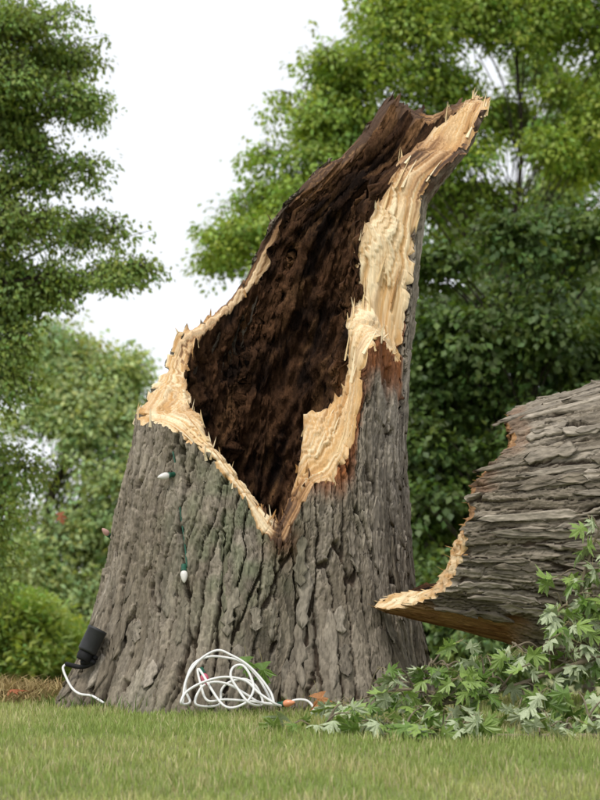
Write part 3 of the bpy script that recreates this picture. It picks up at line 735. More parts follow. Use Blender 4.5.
ring = gl[::4, -1] - LOFF; ctr = ring.mean(0); nr = len(ring)
cm = poly_mesh('log_cut_end', np.vstack([ring, ctr]), [(j, (j + 1) % nr, nr) for j in range(nr)], False)
at = cm.color_attributes.new('Col', 'FLOAT_COLOR', 'POINT'); at.data.foreach_set('color', np.tile([0.45, 0.3, 0.16, 1], (nr + 1, 1)).astype(np.float32).ravel())
link('cut_end', cm, M_LOGWOOD, log)
for n in range(46):
    i = rs.randrange(NL)
    if LR[0][2] == 'B': continue
    p = gt[i, rs.choice([2, NTL - 1, NTL // 2])]
    if p[1] > -0.35: continue
    ln = rs.uniform(0.02, 0.06) / 10; w_ = rs.uniform(0.004, 0.010)
    zd = (-1, rs.uniform(-.3, .3), rs.uniform(-.1, .6))
    fam = [0, 1, 4, 5] if TL[i] < 0.5 else [2, 6, 10]
    put(SPL[rs.choice(fam)], 'splinter', p - np.array(zd) * ln * 4, zd, (w_, w_, ln), log, rs.uniform(0, 6.28))


# ------------------------------------------------------------------ background trees
LEAF_V = {
    'oval': (np.array([[0, 0, 0], [0.30, 0.38, 0.05], [0, 1, -0.08], [-0.30, 0.38, 0.05], [0, 0.45, -0.03]]), [(0, 1, 4), (1, 2, 4), (2, 3, 4), (3, 0, 4)]),
    'leaf': (np.array([[0, 0, 0], [0.30, 0.45, 0.06], [0, 1, -0.08], [-0.30, 0.45, 0.06]]), [(0, 1, 2), (0, 2, 3)]),
    'wide': (np.array([[0, 0, 0], [0.40, 0.50, 0.06], [0, 1, -0.10], [-0.40, 0.50, 0.06]]), [(0, 1, 2), (0, 2, 3)]),
    'slim': (np.array([[0, 0, 0], [0.16, 0.45, 0.03], [0, 1, -0.1], [-0.16, 0.45, 0.03]]), [(0, 1, 2), (0, 2, 3)]),
    'maple': (np.array([[0, 0, 0], [0.48, 0.22, -0.06], [0.16, 0.42, 0.02], [0.46, 0.72, -0.08], [0, 1, -0.12], [-0.46, 0.72, -0.08], [-0.16, 0.42, 0.02], [-0.48, 0.22, -0.06]]), [(0, 1, 2), (2, 3, 4), (0, 2, 4), (0, 4, 6), (4, 5, 6), (0, 6, 7)])}

def unit(v): return v / np.maximum(np.linalg.norm(v, axis=-1, keepdims=True), 1e-9)

def make_tree(name, label, Yd, base_px, lobes, leaf, size, col, leaves=40000, trunk_r=0.16, seed=0, per=34, spread=0.30, gap=-0.25, gap_f=0.9, group='trees behind the stump', droop=0.25, cat='tree', colvar=0.35, flat=0.45):
    """lobes: (px, py, rx, ry) of leaf masses as laid out at distance Yd; real spheroids in depth"""
    rg = np.random.default_rng(seed); r_ = random.Random(seed)
    sc = (Yd + 9.0) / FPX * 1.02
    bx = P(base_px, 500, Yd)[0]; bz = float(ground_z(bx, Yd)) - 0.05
    root = thing(name, label, cat, (bx, Yd, bz), group)
    off = np.array([bx, Yd, bz])
    cs, rs_ = [], []
    for k, (px, py, rx, ry) in enumerate(lobes):
        dep = rg.uniform(-1, 1) * 55 * sc
        cs.append(P(px, py, Yd + dep)); rs_.append((rx * sc, (rx + ry) * 0.55 * sc, ry * sc))
    big = [np.array(cs), np.array(rs_)]; cs, rs_ = [], []
    for c, q in zip(*big):                             # every leaf mass is several smaller uneven ones
        for u in range(4):
            d_ = unit(rg.normal(size=3)); f_ = rg.uniform(.5, .8)
            cs.append(c + d_ * np.array(q) * rg.uniform(.35, .75)); rs_.append(np.array(q) * f_ * rg.uniform(.8, 1.2, 3))
    cs = np.array(cs); rs_ = np.array(rs_)
    top = max(c[2] for c in cs)
    # trunk and limbs
    V, F = [], []
    def add(v, f):
        o = len(V); V.extend(v.tolist()); F.extend([tuple(i + o for i in q) for q in f])
    hgt_ = max(top - bz, 1.0)
    tp = [off + np.array([0.0, 0, -0.2])]
    for k in range(1, 7):
        f = k / 6; tp.append(off + np.array([r_.uniform(-.06, .06) * f * hgt_ * .5, r_.uniform(-.06, .06) * f * hgt_ * .5, hgt_ * .88 * f]))
    tp = catmull(tp, 5); nn = len(tp)
    add(*tube(tp, trunk_r * (1 - 0.82 * np.linspace(0, 1, nn)) * (1 + 0.6 * np.exp(-np.linspace(0, 1, nn) * 18)), 9))
    ends = []
    for c in cs:
        zt = np.clip((c[2] - bz) / hgt_ - 0.16 - 0.1 * r_.random(), 0.12, 0.8) / .88
        i = int(np.clip(zt * nn, 1, nn - 2)); a = tp[i]; ln = np.linalg.norm(c - a)
        midp = lerp(a, c, 0.5) + np.array([r_.uniform(-.1, .1), r_.uniform(-.1, .1), 0.10]) * ln
        pl = catmull([a, midp, c], 6)
        rr = trunk_r * np.clip(ln / hgt_, .06, .4) * 0.38
        add(*tube(pl, np.linspace(rr, max(rr * .25, .006), len(pl)), 6)); ends.append(pl)
    link('trunk', poly_mesh('trunk', np.array(V) - off, F), M_TREEBARK, root)
    # sprays of leaves
    SP, AX, LB_ = [], [], []
    asum = sum((q[0] + .1) * (q[2] + .1) for q in rs_)
    for k in range(len(cs)):
        area = (rs_[k][0] + .1) * (rs_[k][2] + .1)
        n = int(max(6, leaves / per * area / asum))
        d = unit(rg.normal(size=(n, 3))); r = 0.35 + 0.65 * rg.random(n) ** 0.5
        p = cs[k] + d * r[:, None] * rs_[k]
        keep = vn(p[:, 0] * gap_f + seed, p[:, 1] * gap_f, p[:, 2] * gap_f * 1.5, seed=seed + 3) > gap
        p = p[keep]; d = d[keep]
        SP.append(p); AX.append(unit(d * np.array([1, 1, .45]) + rg.normal(size=d.shape) * .35 + np.array([0, 0, -droop]))); LB_.append(np.full(len(p), k))
    SP = np.vstack(SP); AX = np.vstack(AX); LB_ = np.concatenate(LB_)
    # twigs
    tv_, tf_ = [], []
    for p, a, k in zip(SP, AX, LB_):
        pl = ends[k]; q = pl[int(np.argmin(np.sum((pl - p + a * spread) ** 2, 1)))]
        s0 = p - a * spread * .9; e0 = p + a * spread * .8
        for (u0, u1, ra, rb) in ((q, s0, .006, .004), (s0, e0, .004, .0015)):
            if ra > .005 and np.linalg.norm(u1 - u0) > 1.6 * spread: continue
            t_ = unit((u1 - u0)[None])[0]; s1 = unit(np.cross(t_, [0.3, .1, 1.0])[None])[0]; s2 = np.cross(t_, s1); o = len(tv_)
            for (pp, rr) in ((u0, ra), (u1, rb)):
                for g in range(3):
                    an = g * 2.0944; tv_.append(pp + rr * (math.cos(an) * s1 + math.sin(an) * s2))
            for g in range(3): tf_.append((o + g, o + (g + 1) % 3, o + 3 + (g + 1) % 3, o + 3 + g))
    tw = link('twigs', new_mesh('twigs', np.array(tv_) - off, np.array(tf_)), M_TREEBARK, root); tw['kind'] = 'stuff'
    # leaves
    n = len(SP) * per
    P0 = np.repeat(SP, per, 0); A0 = np.repeat(AX, per, 0)
    side = unit(np.cross(A0, np.array([0, 0, 1.0])))
    upv = np.cross(side, A0)
    a_ = rg.uniform(-1, 1, n); b_ = rg.normal(size=n) * .55 * (1.15 - .6 * np.abs(a_)); c_ = rg.normal(size=n) * flat * .6
    pos = P0 + spread * (A0 * a_[:, None] + side * b_[:, None] + upv * c_[:, None])
    sz = size * rg.uniform(.6, 1.25, n)
    dirv = unit(A0 * .5 + side * np.sign(b_)[:, None] * rg.uniform(.1, 1.1, n)[:, None] + rg.normal(size=(n, 3)) * .45 + np.array([0, 0, -.35 - droop]))
    nor = unit(upv * .9 + rg.normal(size=(n, 3)) * .55 + np.array([0, -.15, .5]))
    xv = unit(np.cross(dirv, nor)); nor = np.cross(xv, dirv)
    T, TF = LEAF_V[leaf]; k = len(T)
    vv = pos[:, None] + sz[:, None, None] * (T[None, :, :1] * xv[:, None] + T[None, :, 1:2] * dirv[:, None] + T[None, :, 2:] * nor[:, None])
    fc = (np.array(TF)[None] + (np.arange(n) * k)[:, None, None]).reshape(-1, 3)
    col = np.array(col)
    sprv = np.repeat(1 + colvar * (rg.random(len(SP)) - .5) * 1.6, per)
    lv = sprv * (1 + colvar * (rg.random(n) - .5))
    hue = np.repeat(rg.normal(size=len(SP)) * .5, per) + rg.normal(size=n) * .5
    cc = col[None] * lv[:, None] * (1 + hue[:, None] * np.array([.16, 0.0, -.12]))
    cc = np.repeat(np.clip(cc, 0.005, .8), k, 0)
    cr_ = link('crown', new_mesh('crown', vv.reshape(-1, 3) - off, fc, cc, smooth=False), M_FOLIAGE, root); cr_['kind'] = 'stuff'
    return root, len(fc)

NTRI = 0
TREES = [
    dict(name='leafy_tree', label='nearest dark leafy tree at the left edge with branches reaching across the white sky', Yd=9, base_px=-190, leaf='leaf', size=.047, col=(.22, .31, .065), seed=3, leaves=125000, per=28, spread=.15, gap=-.12, gap_f=3.4, trunk_r=.12, droop=.35,
         lobes=[(25, 292, 40, 24), (55, 285, 40, 20), (10, 55, 40, 30), (5, 135, 34, 26), (15, 225, 46, 34), (-5, 300, 40, 40), (35, 140, 30, 22), (15, 15, 55, 38), (75, 68, 46, 22), (10, 85, 50, 35), (55, 105, 48, 22), (-30, 50, 80, 80), (75, 165, 40, 34), (20, 180, 50, 42), (98, 232, 48, 17), (40, 232, 60, 28), (118, 275, 42, 15), (30, 278, 50, 22), (-40, 250, 90, 120), (12, 335, 36, 36), (-10, 400, 42, 60), (0, 470, 44, 50), (0, 545, 42, 48), (-70, 500, 80, 150), (-110, 100, 120, 150)]),
    dict(name='leafy_tree', label='paler leafy tree farther off between the dark left tree and the stump', Yd=24, base_px=55, leaf='leaf', size=.105, col=(.38, .48, .21), seed=5, leaves=82000, per=34, spread=.34, gap=-.5, gap_f=.8, trunk_r=.16,  # haze is put into the leaf colour, lifted paler than the leaves' own green
         lobes=[(55, 345, 44, 40), (105, 385, 40, 38), (128, 372, 22, 28), (75, 430, 64, 54), (120, 470, 45, 60), (60, 515, 74, 64), (105, 560, 60, 54), (25, 450, 54, 64), (50, 590, 74, 50), (130, 590, 50, 50), (-20, 560, 80, 70), (170, 540, 60, 80), (200, 480, 50, 60)]),
    dict(name='feathery_shrub', label='bright green feathery shrub low behind the lawn at the left edge', Yd=13, base_px=35, leaf='slim', size=.10, col=(.36, .47, .12), seed=8, leaves=42000, per=40, spread=.20, gap=-.6, trunk_r=.04, droop=-.35, cat='shrub', group='shrubs behind the stump', colvar=.25,
         lobes=[(20, 640, 36, 30), (58, 652, 30, 26), (-5, 618, 32, 26), (85, 662, 24, 22), (40, 685, 52, 20), (-40, 650, 40, 40), (105, 680, 30, 18)]),
    dict(name='leafy_tree', label='tall yellow green tree behind the shard with a thin trunk against the sky', Yd=20, base_px=518, leaf='leaf', size=.082, col=(.29, .41, .065), seed=12, leaves=160000, per=38, spread=.30, gap=-.30, gap_f=1.4, trunk_r=.085, flat=.3,
         lobes=[(545, 150, 22, 16), (505, 118, 20, 18), (560, 95, 26, 16), (300, 105, 36, 36), (340, 60, 46, 36), (290, 165, 40, 26), (272, 205, 40, 20), (245, 238, 32, 18), (250, 280, 38, 26), (225, 260, 16, 12), (300, 230, 48, 40), (340, 140, 55, 46), (390, 55, 52, 52), (420, 10, 60, 42), (440, 95, 46, 40), (475, 30, 50, 44), (525, 15, 54, 32), (575, 20, 50, 40), (600, 110, 26, 30), (470, 150, 28, 22), (480, 198, 36, 14), (585, 170, 30, 16), (430, 190, 44, 40), (350, 240, 60, 60), (300, 300, 60, 40), (455, -50, 150, 50), (640, 60, 60, 120), (500, 250, 60, 20)]),
    dict(name='maple_tree', label='dense dark green broad leaved tree filling the space above the fallen log', Yd=11.5, base_px=520, leaf='wide', size=.074, col=(.105, .172, .036), seed=15, leaves=110000, per=80, spread=.34, gap=-.28, gap_f=1.5, trunk_r=.12, flat=.16, colvar=.5,
         lobes=[(448, 300, 36, 30), (440, 262, 20, 18), (492, 296, 30, 24), (522, 240, 24, 20), (562, 282, 34, 24), (596, 236, 30, 28), (440, 330, 38, 48), (500, 320, 58, 52), (570, 310, 58, 52), (430, 400, 38, 50), (490, 400, 58, 58), (560, 390, 60, 58), (440, 470, 42, 52), (500, 480, 60, 60), (560, 470, 60, 60), (440, 550, 44, 58), (440, 570, 40, 40), (425, 520, 30, 40), (480, 600, 50, 50), (440, 625, 50, 40), (500, 640, 60, 36), (560, 600, 60, 60), (625, 400, 70, 180), (395, 500, 40, 80), (400, 600, 40, 60)]),
    dict(name='leafy_tree', label='distant tree showing through the gaps at the right edge of the sky', Yd=36, base_px=585, leaf='leaf', size=.13, col=(.22, .32, .09), seed=19, leaves=50000, per=30, spread=.42, gap=.05, gap_f=.6, trunk_r=.16,
         lobes=[(560, 130, 40, 22), (595, 195, 44, 26), (545, 190, 26, 20), (600, 90, 40, 28), (530, 70, 30, 18), (500, 110, 16, 14), (620, 260, 60, 60), (540, 260, 60, 40), (470, 230, 50, 30), (640, 160, 40, 80)]),
    dict(name='leafy_tree', label='shaded tree standing behind the dense dark tree above the fallen log', Yd=15.5, base_px=500, leaf='wide', size=.10, col=(.085, .145, .034), seed=23, leaves=42000, per=50, spread=.40, gap=-.7, trunk_r=.10, flat=.3,
         lobes=[(450, 330, 45, 50), (520, 320, 60, 50), (590, 320, 60, 60), (440, 430, 50, 60), (520, 430, 60, 60), (600, 440, 60, 70), (430, 540, 45, 60), (490, 550, 60, 60), (570, 560, 60, 60), (450, 630, 60, 40), (540, 640, 60, 40)]),
    dict(name='leafy_tree', label='mid green tree standing hidden behind the tall shard of the stump', Yd=27, base_px=300, leaf='leaf', size=.12, col=(.25, .35, .09), seed=27, leaves=26000, per=34, spread=.40, gap=-.6, trunk_r=.12,
         lobes=[(300, 440, 50, 50), (270, 500, 50, 50), (340, 400, 40, 60), (330, 500, 50, 60), (250, 570, 70, 50), (340, 590, 60, 50), (300, 640, 90, 40)]),
]
for k, (bp_, top_) in enumerate([(-110, 600), (270, 580), (455, 575), (700, 560)]):
    lab = ['rounded green bush beyond the lawn left of the frame', 'green bush behind the middle of the stump', 'dark bush seen in the gap under the fallen log', 'green bush behind the right end of the fallen log'][k]
    TREES.append(dict(name='background_bush', label=lab, Yd=30 if k != 2 else 9.5, base_px=bp_, leaf='leaf', size=.12 if k != 2 else .08, col=(.12, .19, .05), seed=40 + k, leaves=18000, per=28, spread=.35 if k != 2 else .22, gap=-.6, trunk_r=.06, cat='shrub', group='shrubs behind the stump',
                      lobes=[(bp_ - 35, top_ + 50, 50, 40), (bp_ + 30, top_ + 45, 50, 40), (bp_, top_ + 75, 80, 30), (bp_ + 5, top_ + 25, 40, 30)]))
for d_ in TREES:
    rt_, nf_ = make_tree(**d_); NTRI += nf_



# ------------------------------------------------------------------ lawn grass
def blades(name, n, xr, yr, h0, h1, wd, cols_, seed, mat, dens=None, lean=0.5, pile=0.0):
    rg = np.random.default_rng(seed)
    x = rg.uniform(*xr, n); y = rg.uniform(*yr, n)
    if dens is not None:
        k = rg.random(n) < dens(x, y); x, y = x[k], y[k]; n = len(x)
    z = ground_z(x, y) - 0.004 + pile * rg.random(n) ** 1.5
    pat = fbm(x * 1.6, y * 2.6, seed=seed + 1, o=4); pat2 = fbm(x * 7, y * 9, seed=seed + 2, o=3)
    h = rg.uniform(h0, h1, n) * (1 + .35 * pat2)
    an = rg.uniform(0, 2 * PI, n); wv = np.stack([np.cos(an), np.sin(an), 0 * an], -1) * (wd * rg.uniform(.6, 1.3, n))[:, None]
    la = rg.uniform(0, 2 * PI, n); lv = np.stack([np.cos(la), np.sin(la), 0 * la], -1) * (h * lean * rg.random(n))[:, None]
    b0 = np.stack([x, y, z], -1); up = np.array([0, 0, 1.0])
    v = np.stack([b0 - wv, b0 + wv, b0 + wv * .75 + lv * .35 + up * (h * .55)[:, None], b0 - wv * .75 + lv * .35 + up * (h * .55)[:, None], b0 + lv + up * (h * .95)[:, None]], 1)
    i = np.arange(n) * 5
    f = np.concatenate([np.stack([i, i + 1, i + 2], -1), np.stack([i, i + 2, i + 3], -1), np.stack([i + 3, i + 2, i + 4], -1)])
    g, yl, tn_ = [np.array(c) for c in cols_]
    k1 = np.clip(.36 + .75 * pat + .5 * rg.normal(size=n) * .5, 0, 1)[:, None]
    c = lerp(g, yl, k1)
    c = lerp(c, tn_, (rg.random(n) < np.clip(.16 + .35 * pat2 + .2 * pat, .03, .7))[:, None] * rg.uniform(.5, 1, n)[:, None])
    c = c * rg.uniform(.75, 1.25, n)[:, None]
    o = link(name, new_mesh(name, v.reshape(-1, 3), f, np.repeat(c, 5, 0), smooth=False), mat)
    return o
LG = [(.28, .37, .10), (.45, .48, .18), (.60, .53, .32)]
def in_stump(x, y): return (((x - s_c(0.0)) / (s_a(0.0) * .97)) ** 2 + ((y - .02) / (s_b(0.0) * .97)) ** 2) < 1
g1 = blades('lawn_grass', 125000, (-1.75, 1.75), (-3.4, 0.75), .016, .042, .0021, LG, 201, M_GRASS, lambda x, y: np.where(in_stump(x, y), 0, np.where(y > -0.4, .6, 1.0)))
tag(g1, 'short mown green and straw coloured lawn grass in front of the stump', 'grass', kind='stuff')
g2 = blades('lawn_grass', 34000, (-5, 5), (-5.5, 2.5), .025, .055, .0045, LG, 202, M_GRASS, lambda x, y: np.where((np.abs(x) < 1.72) & (y > -3.3) & (y < .7), 0, 1))
tag(g2, 'lawn grass spreading out to the sides and behind the stump', 'grass', kind='stuff')
g3 = blades('dry_grass', 22000, (-2.3, -0.80), (-0.35, 0.35), .02, .06, .0026, [(.40, .31, .15), (.46, .37, .19), (.24, .15, .08)], 203, M_DRY, lambda x, y: np.exp(-((y - .05) / .16) ** 2) * np.clip((-0.80 - x) / .25, 0, 1), lean=3.0, pile=.075)
tag(g3, 'strip of dry straw coloured cuttings on the lawn crest left of the stump', 'grass', kind='stuff')
g4 = blades('weeds_at_stump', 7000, (-1.05, 0.75), (-1.0, 0.1), .03, .085, .0022, [(.10, .18, .03), (.20, .26, .06), (.33, .28, .13)], 204, M_GRASS,
            lambda x, y: np.exp(-((np.sqrt(((x - s_c(0.0)) / s_a(0.0)) ** 2 + ((y - .02) / s_b(0.0)) ** 2) - 1.03) / .045) ** 2) * (y < 0.1), lean=.8)
tag(g4, 'longer unmown grass tufts growing round the foot of the stump', 'grass', kind='stuff')


# ------------------------------------------------------------------ broken maple branches with single leaves
HALF = [(0.05, 0.02), (0.18, 0.00), (0.42, 0.04), (0.24, 0.17), (0.13, 0.26), (0.34, 0.36), (0.40, 0.47), (0.58, 0.62), (0.37, 0.56), (0.29, 0.62), (0.075, 0.44), (0.19, 0.68), (0.25, 0.82), (0.11, 0.79), (0.07, 0.90)]
def leaf_mesh(i, mats):
    r = random.Random(900 + i); pts = [(0.0, 0.02)] + HALF + [(0.0, 1.04)] + [(-x, y) for x, y in reversed(HALF)]
    curl, fold, tw = r.uniform(.3, 1.15), r.uniform(-.45, .6), r.uniform(-.6, .6)
    def lift(x, y):
        x2 = x * (1 + r.uniform(-.06, .06)); y2 = y * (1 + r.uniform(-.04, .04))
        rr = math.hypot(x2, y2 - .3)
        return np.array([x2 * (1 - .25 * abs(fold)), y2, -curl * .55 * rr * rr + fold * abs(x2) * .6 + tw * x2 * y2])
    out = [lift(x, y) for x, y in pts]; ctr_ = lift(0, .30); n = len(out)
    V = out + [ctr_] + [p - np.array([0, 0, .010]) for p in out] + [ctr_ - np.array([0, 0, .010])]
    F, mi = [], []
    for j in range(n):
        k = (j + 1) % n
        F.append((n, k, j)); mi.append(0); F.append((2 * n + 1, n + 1 + j, n + 1 + k)); mi.append(1)
    tv2, tf2 = tube(np.array([[0, .02, -.004], [0, -.25, .03], [.03, -.5, .10]]), [.011, .010, .010], 4, False)
    o = len(V); V = V + list(tv2); F += [tuple(q + o for q in f) for f in tf2]; mi += [2] * len(tf2)
    me = poly_mesh('maple_leaf', V, F, False)
    for m_ in mats: me.materials.append(m_)
    me.polygons.foreach_set('material_index', np.array(mi, dtype=np.int32))
    return me
LEAVES = [leaf_mesh(i, [M_LEAFTOP if i % 3 else M_LEAFTOP2, M_LEAFUNDER, M_PETIOLE]) for i in range(10)]
PALE = [leaf_mesh(30 + i, [M_LEAFUNDER, M_LEAFTOP2, M_PETIOLE]) for i in range(3)]

def make_branch(label, stems, nleaf, seed, jitter, twigs=18, size=(.085, .135), pale=.25, hang=.7):
    r = random.Random(seed)
    p0 = P(*stems[0][0]); root = thing('broken_branch', label, 'branch', tuple(p0), 'broken leafy branches on the lawn')
    lines = []
    for k, (st, ra, rb) in enumerate([(s, .011 if i == 0 else .007, .003) for i, s in enumerate(stems)]):
        pts = catmull([P(*q) for q in st], 6)
        pts[:, 2] = np.maximum(pts[:, 2], ground_z(pts[:, 0], pts[:, 1]) + .012)
        v, f = tube(pts, np.linspace(ra, rb, len(pts)), 7)
        link('stem' if k == 0 else 'side_stem', poly_mesh('stem', v - p0, f), M_TWIG, root); lines.append(pts)
    nodes = []
    for k in range(twigs):
        ln = r.choice(lines); i = r.randrange(1, len(ln)); a = ln[i]
        d = np.array([r.uniform(-1, 1), r.uniform(-1, .6), r.uniform(-.5, 1)]) * jitter
        b_ = a + d; b_[2] = max(b_[2], float(ground_z(b_[0], b_[1])) + .03)
        pl = catmull([a, lerp(a, b_, .5) + np.array([0, 0, .02]), b_], 4)
        v, f = tube(pl, np.linspace(.004, .002, len(pl)), 5)
        link('twig', poly_mesh('twig', v - p0, f), M_TWIG, root)
        nodes += [b_, lerp(a, b_, .6), b_]
    for ln in lines: nodes += [ln[i] for i in range(2, len(ln), 3)]
    for k in range(nleaf):
        a = np.array(r.choice(nodes)); az = r.uniform(0, 2 * PI); sz = r.uniform(*size)
        dn = r.uniform(.15, 1.2) * hang
        d = np.array([math.cos(az), math.sin(az) * .8 - .15, -dn]); d /= np.linalg.norm(d)
        nrm_ = np.array([r.gauss(0, .6), r.gauss(-.35, .6), r.gauss(.45, .6)])
        xv = np.cross(d, nrm_); xv /= np.linalg.norm(xv); zv = np.cross(xv, d)
        loc = a + d * sz * .42
        gz_ = float(ground_z(loc[0], loc[1])); tip = loc + d * sz
        low = min(loc[2], tip[2]) - .2 * sz
        if low < gz_ + .004: loc[2] += gz_ + .004 - low
        me = r.choice(PALE) if r.random() < pale else r.choice(LEAVES)
        o = bpy.data.objects.new('leaf', me); COL.objects.link(o); o.parent = root
        M = Matrix(((xv[0], d[0], zv[0], 0), (xv[1], d[1], zv[1], 0), (xv[2], d[2], zv[2], 0), (0, 0, 0, 1))) @ Matrix.Scale(sz, 4)
        M.translation = Vector(loc - p0); o.matrix_basis = M
    return root
make_branch('leafy broken branch slanting in from the right edge above the grass, green leaves drooping',
            [[(660, 628, -1.20), (600, 655, -1.22), (545, 675, -1.24), (500, 690, -1.26), (450, 703, -1.26), (400, 708, -1.26)],
             [(545, 675, -1.24), (528, 655, -1.24), (512, 642, -1.22)], [(500, 690, -1.26), (470, 672, -1.24), (440, 664, -1.24), (428, 668, -1.24)],
             [(450, 703, -1.26), (420, 690, -1.24), (380, 693, -1.24), (345, 706, -1.26)], [(520, 684, -1.24), (535, 710, -1.32), (560, 730, -1.25)]], 200, 1, .12, 40, size=(.05, .092), pale=.26)
make_branch('long thin branch lying flat along the grass with wilted pale leaves',
            [[(680, 765, -1.55), (600, 758, -1.60), (540, 745, -1.60), (480, 737, -1.58), (420, 740, -1.60), (368, 751, -1.65)],
             [(420, 740, -1.60), (380, 735, -1.52), (340, 741, -1.50), (312, 735, -1.48)], [(540, 745, -1.60), (570, 728, -1.50), (600, 718, -1.45)], [(480, 737, -1.58), (450, 748, -1.65), (430, 755, -1.70)]], 150, 2, .10, 30, size=(.045, .09), pale=.42, hang=.45)
make_branch('upright leafy branch with silvery leaves in front of the log at the right edge',
            [[(640, 712, -1.16), (610, 665, -1.16), (585, 615, -1.16), (582, 585, -1.16), (592, 550, -1.16), (602, 520, -1.16)],
             [(585, 615, -1.16), (565, 605, -1.18), (548, 625, -1.20)], [(610, 665, -1.16), (575, 660, -1.20), (550, 672, -1.2)], [(612, 600, -1.16), (606, 555, -1.16)]], 130, 3, .085, 30, size=(.05, .092), pale=.5)


# ------------------------------------------------------------------ cords, lights, small things
def cord_points(arcs, Yf, n=10):
    pts = []
    for k, a in enumerate(arcs):
        a = a if k % 2 == 0 else a[::-1]
        for j, (px, py) in enumerate(a):
            f = (706 - py) / 56.0
            pts.append(P(px, py, Yf + 0.05 * math.sin(k * 2.1) - 0.06 + .09 * f))
    c = catmull(pts, n)
    c[:, 2] = np.maximum(c[:, 2], ground_z(c[:, 0], c[:, 1]) + .020)
    return c
def zm(l): return [(160 + x / 3.3333, 630 + y / 3.3333) for x, y in l]
ARCS = [zm(a) for a in [
    [(75, 245), (88, 165), (130, 102), (190, 68), (240, 85), (290, 115), (335, 160), (370, 210), (380, 248)],
    [(100, 240), (84, 190), (108, 118), (160, 90), (220, 92), (275, 108), (322, 152), (352, 200), (376, 246)],
    [(70, 245), (85, 210), (130, 180), (190, 160), (240, 158), (290, 172), (330, 210), (384, 246)],
    [(120, 248), (135, 196), (175, 174), (230, 182), (290, 216), (330, 240), (400, 252)],
    [(195, 250), (205, 200), (232, 174), (282, 164), (322, 190), (342, 246)],
    [(210, 250), (280, 246), (312, 200), (300, 150), (275, 118), (245, 124), (236, 155), (262, 200), (300, 245)],
    [(130, 130), (138, 190), (160, 236), (220, 232), (300, 238), (370, 246), (410, 252)],
    [(505, 292), (512, 262), (490, 236), (450, 234), (410, 252)]]]
cp = cord_points(ARCS, -0.80, 7)
v, f = tube(cp, .0046, 8); c0 = cp[0]
cord = link('extension_cord', poly_mesh('extension_cord', v - c0, f), M_CORD); cord.location = c0
tag(cord, 'white extension cord in a loose heap of loops against the foot of the stump', 'cord')
cp = catmull([P(66, 664, -.30), P(63, 668, -.31), P(66, 677, -.33), P(72, 688, -.36), P(80, 694, -.40), P(92, 696, -.45), P(104, 703, -.50)], 8)
cp[:, 2] = np.maximum(cp[:, 2], ground_z(cp[:, 0], cp[:, 1]) + .012)
v, f = tube(cp, .0048, 8); c0 = cp[0]
cord = link('extension_cord', poly_mesh('extension_cord', v - c0, f), M_CORD); cord.location = c0
tag(cord, 'short white cord end bent into the grass below the black outdoor lamp', 'cord')

# black outdoor lamp can leaning on the root flare
lp = P(92, 641, -.36)
lamp = thing('outdoor_lamp', 'small black cylindrical outdoor lamp strapped to the left root of the stump', 'lamp', tuple(lp))
axis = Vector((0.42, 0.10, 0.9)).normalized(); Q = axis.to_track_quat('Z', 'Y')
v, f = lathe([(.034, -.055), (.041, -.052), (.043, -.045), (.043, .045), (.045, .047), (.045, .058), (.039, .058), (.036, .030)], 24)
def rot(V, q=Q): return [tuple(q @ Vector(p) * .86) for p in V]
link('housing', poly_mesh('lamp_housing', rot(v), f), M_BLACK, lamp)
v, f = lathe([(.030, -.095), (.033, -.090), (.033, -.058), (.028, -.054)], 16)
link('socket', poly_mesh('lamp_socket', rot(v), f), M_BLACK2, lamp)
bw = np.array([tuple(Q @ Vector((0.015, 0, -.09))), P(94, 662, -.37) - lp, P(82, 667, -.34) - lp, P(66, 664, -.30) - lp])
v, f = tube(catmull(bw, 6), [.009] * 19, 8); link('lead', poly_mesh('lamp_lead', v, f), M_BLACK2, lamp)
bw = np.array([tuple(Q @ Vector((.036, 0, .03))), tuple(Q @ Vector((.062, .0, -.05))), P(96, 658, -.37) - lp])
v, f = tube(catmull(bw, 6), .010, 6); link('bracket', poly_mesh('lamp_bracket', v, f), M_BLACK2, lamp)

# string lights with tapered bulbs
BULB = lathe([(.0045, 0), (.0105, .004), (.0145, .012), (.0150, .020), (.0125, .032), (.008, .043), (.0035, .050), (.0008, .052)], 14)
SOCK = lathe([(.008, -.026), (.010, -.024), (.0105, -.004), (.0125, -.003), (.0125, .003), (.0095, .004)], 12)
def bulb(parent, loc, d, mat, s=1.0):
    q = Vector(d).to_track_quat('Z', 'Y'); o0 = Vector(loc) - parent.location
    so_ = link('socket', poly_mesh('socket', [tuple(q @ Vector(p) * s + o0) for p in SOCK[0]], SOCK[1]), M_GREENWIRE, parent)
    link('bulb', poly_mesh('bulb', [tuple(q @ Vector(p) * s + o0) for p in BULB[0]], BULB[1]), mat, so_)
def on_stump(px, py, off=.012):
    th, z, y = hit_stump(px, py, 'F'); p = stump_pt(np.array([th]), np.array([z]), 1.0)[0]
    n_ = np.array([math.cos(th), math.sin(th), 0.0]); return p + n_ * off
sp = on_stump(178, 470)
strand = thing('string_lights', 'green wired string light with two white bulbs hanging down the front bark', 'string lights', tuple(sp))
wp = [on_stump(a, b_, .013) for a, b_ in [(176, 452), (179, 468), (181, 490), (184, 515), (188, 545), (190, 568)]]
v, f = tube(catmull(wp, 6), .0035, 6); link('wire', poly_mesh('wire', v - sp, f), M_GREENWIRE, strand)
bulb(strand, on_stump(177, 476, .040), (-1, -.5, -.25), M_BULBW, .95); bulb(strand, on_stump(190, 571, .036), (.05, -.35, -1), M_BULBW, .95)
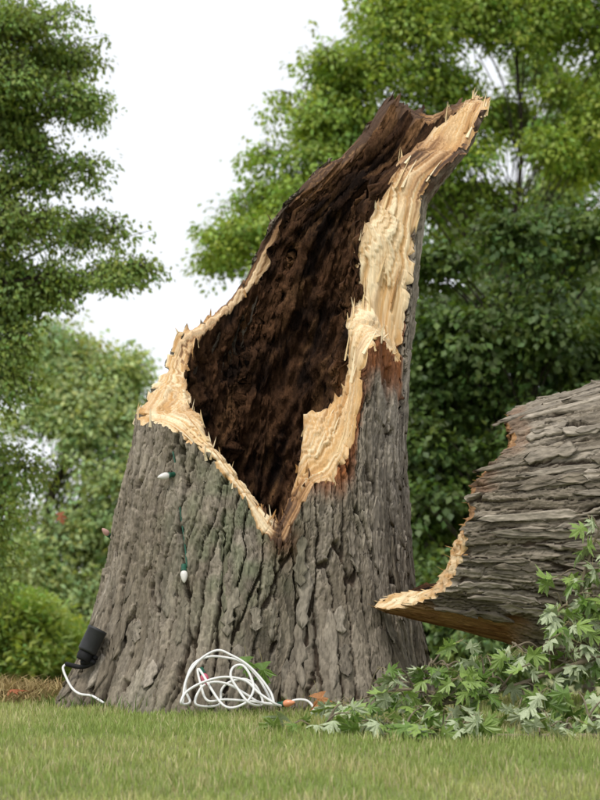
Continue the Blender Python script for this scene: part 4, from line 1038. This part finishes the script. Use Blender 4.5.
def lone(label, loc, d, mat, s=1.0):
    t_ = thing('light_bulb', label, 'light bulb', tuple(loc), 'loose coloured string light bulbs'); bulb(t_, loc, d, mat, s)
    return t_
lone('pale pink string light bulb sticking out from the left edge of the bark', on_stump(115, 535, .030), (-.6, -.6, .6), M_BULBP, .8)
lone('dull red string light bulb caught among the loops of white cord', P(203, 674, -.80), (.3, -.5, -.7), M_BULBR)
lone('orange string light bulb at the right end of the white cord heap', P(283, 704, -.86), (1, -.4, .15), M_BULBO, .9)

def loose_leaf(label, loc, d, nrm_, sz, me, name='fallen_leaf'):
    o = bpy.data.objects.new(name, me); COL.objects.link(o); d = np.array(d, float); d /= np.linalg.norm(d)
    xv = np.cross(d, nrm_); xv /= np.linalg.norm(xv); zv = np.cross(xv, d)
    M = Matrix(((xv[0], d[0], zv[0], 0), (xv[1], d[1], zv[1], 0), (xv[2], d[2], zv[2], 0), (0, 0, 0, 1))) @ Matrix.Scale(sz, 4)
    M.translation = Vector(loc); o.matrix_basis = M
    return tag(o, label, 'leaf', 'loose leaves round the stump')
loose_leaf('green leaf behind the top right of the white cord loops', P(246, 656, -.74), (.1, -.2, -1), np.array([.2, -1, .3]), .075, LEAVES[1])
loose_leaf('darker green leaf right of the white cord loops in the bark crease', P(262, 662, -.70), (.15, -.1, -1), np.array([-.3, -1, .2]), .10, LEAVES[4])
ORG = [leaf_mesh(60 + i, [M_LEAFORANGE if i else M_LEAFDRY, M_LEAFORANGE, M_PETIOLE]) for i in range(2)]
loose_leaf('curled orange and yellow leaf at the foot of the stump beside the branch', P(318, 692, -.92), (.4, -.2, -1), np.array([.5, -1, .4]), .085, ORG[1])
loose_leaf('dry brown leaf lying in the straw at the left edge of the lawn', P(8, 690, -.15), (1, -.2, .1), np.array([.1, -.5, 1]), .08, ORG[0])
loose_leaf('reddish orange dead leaf hanging in the foliage left of the stump', P(60, 512, 8.2), (.3, -.1, -1), np.array([.1, -1, .1]), .10, ORG[0], 'dead_leaf')
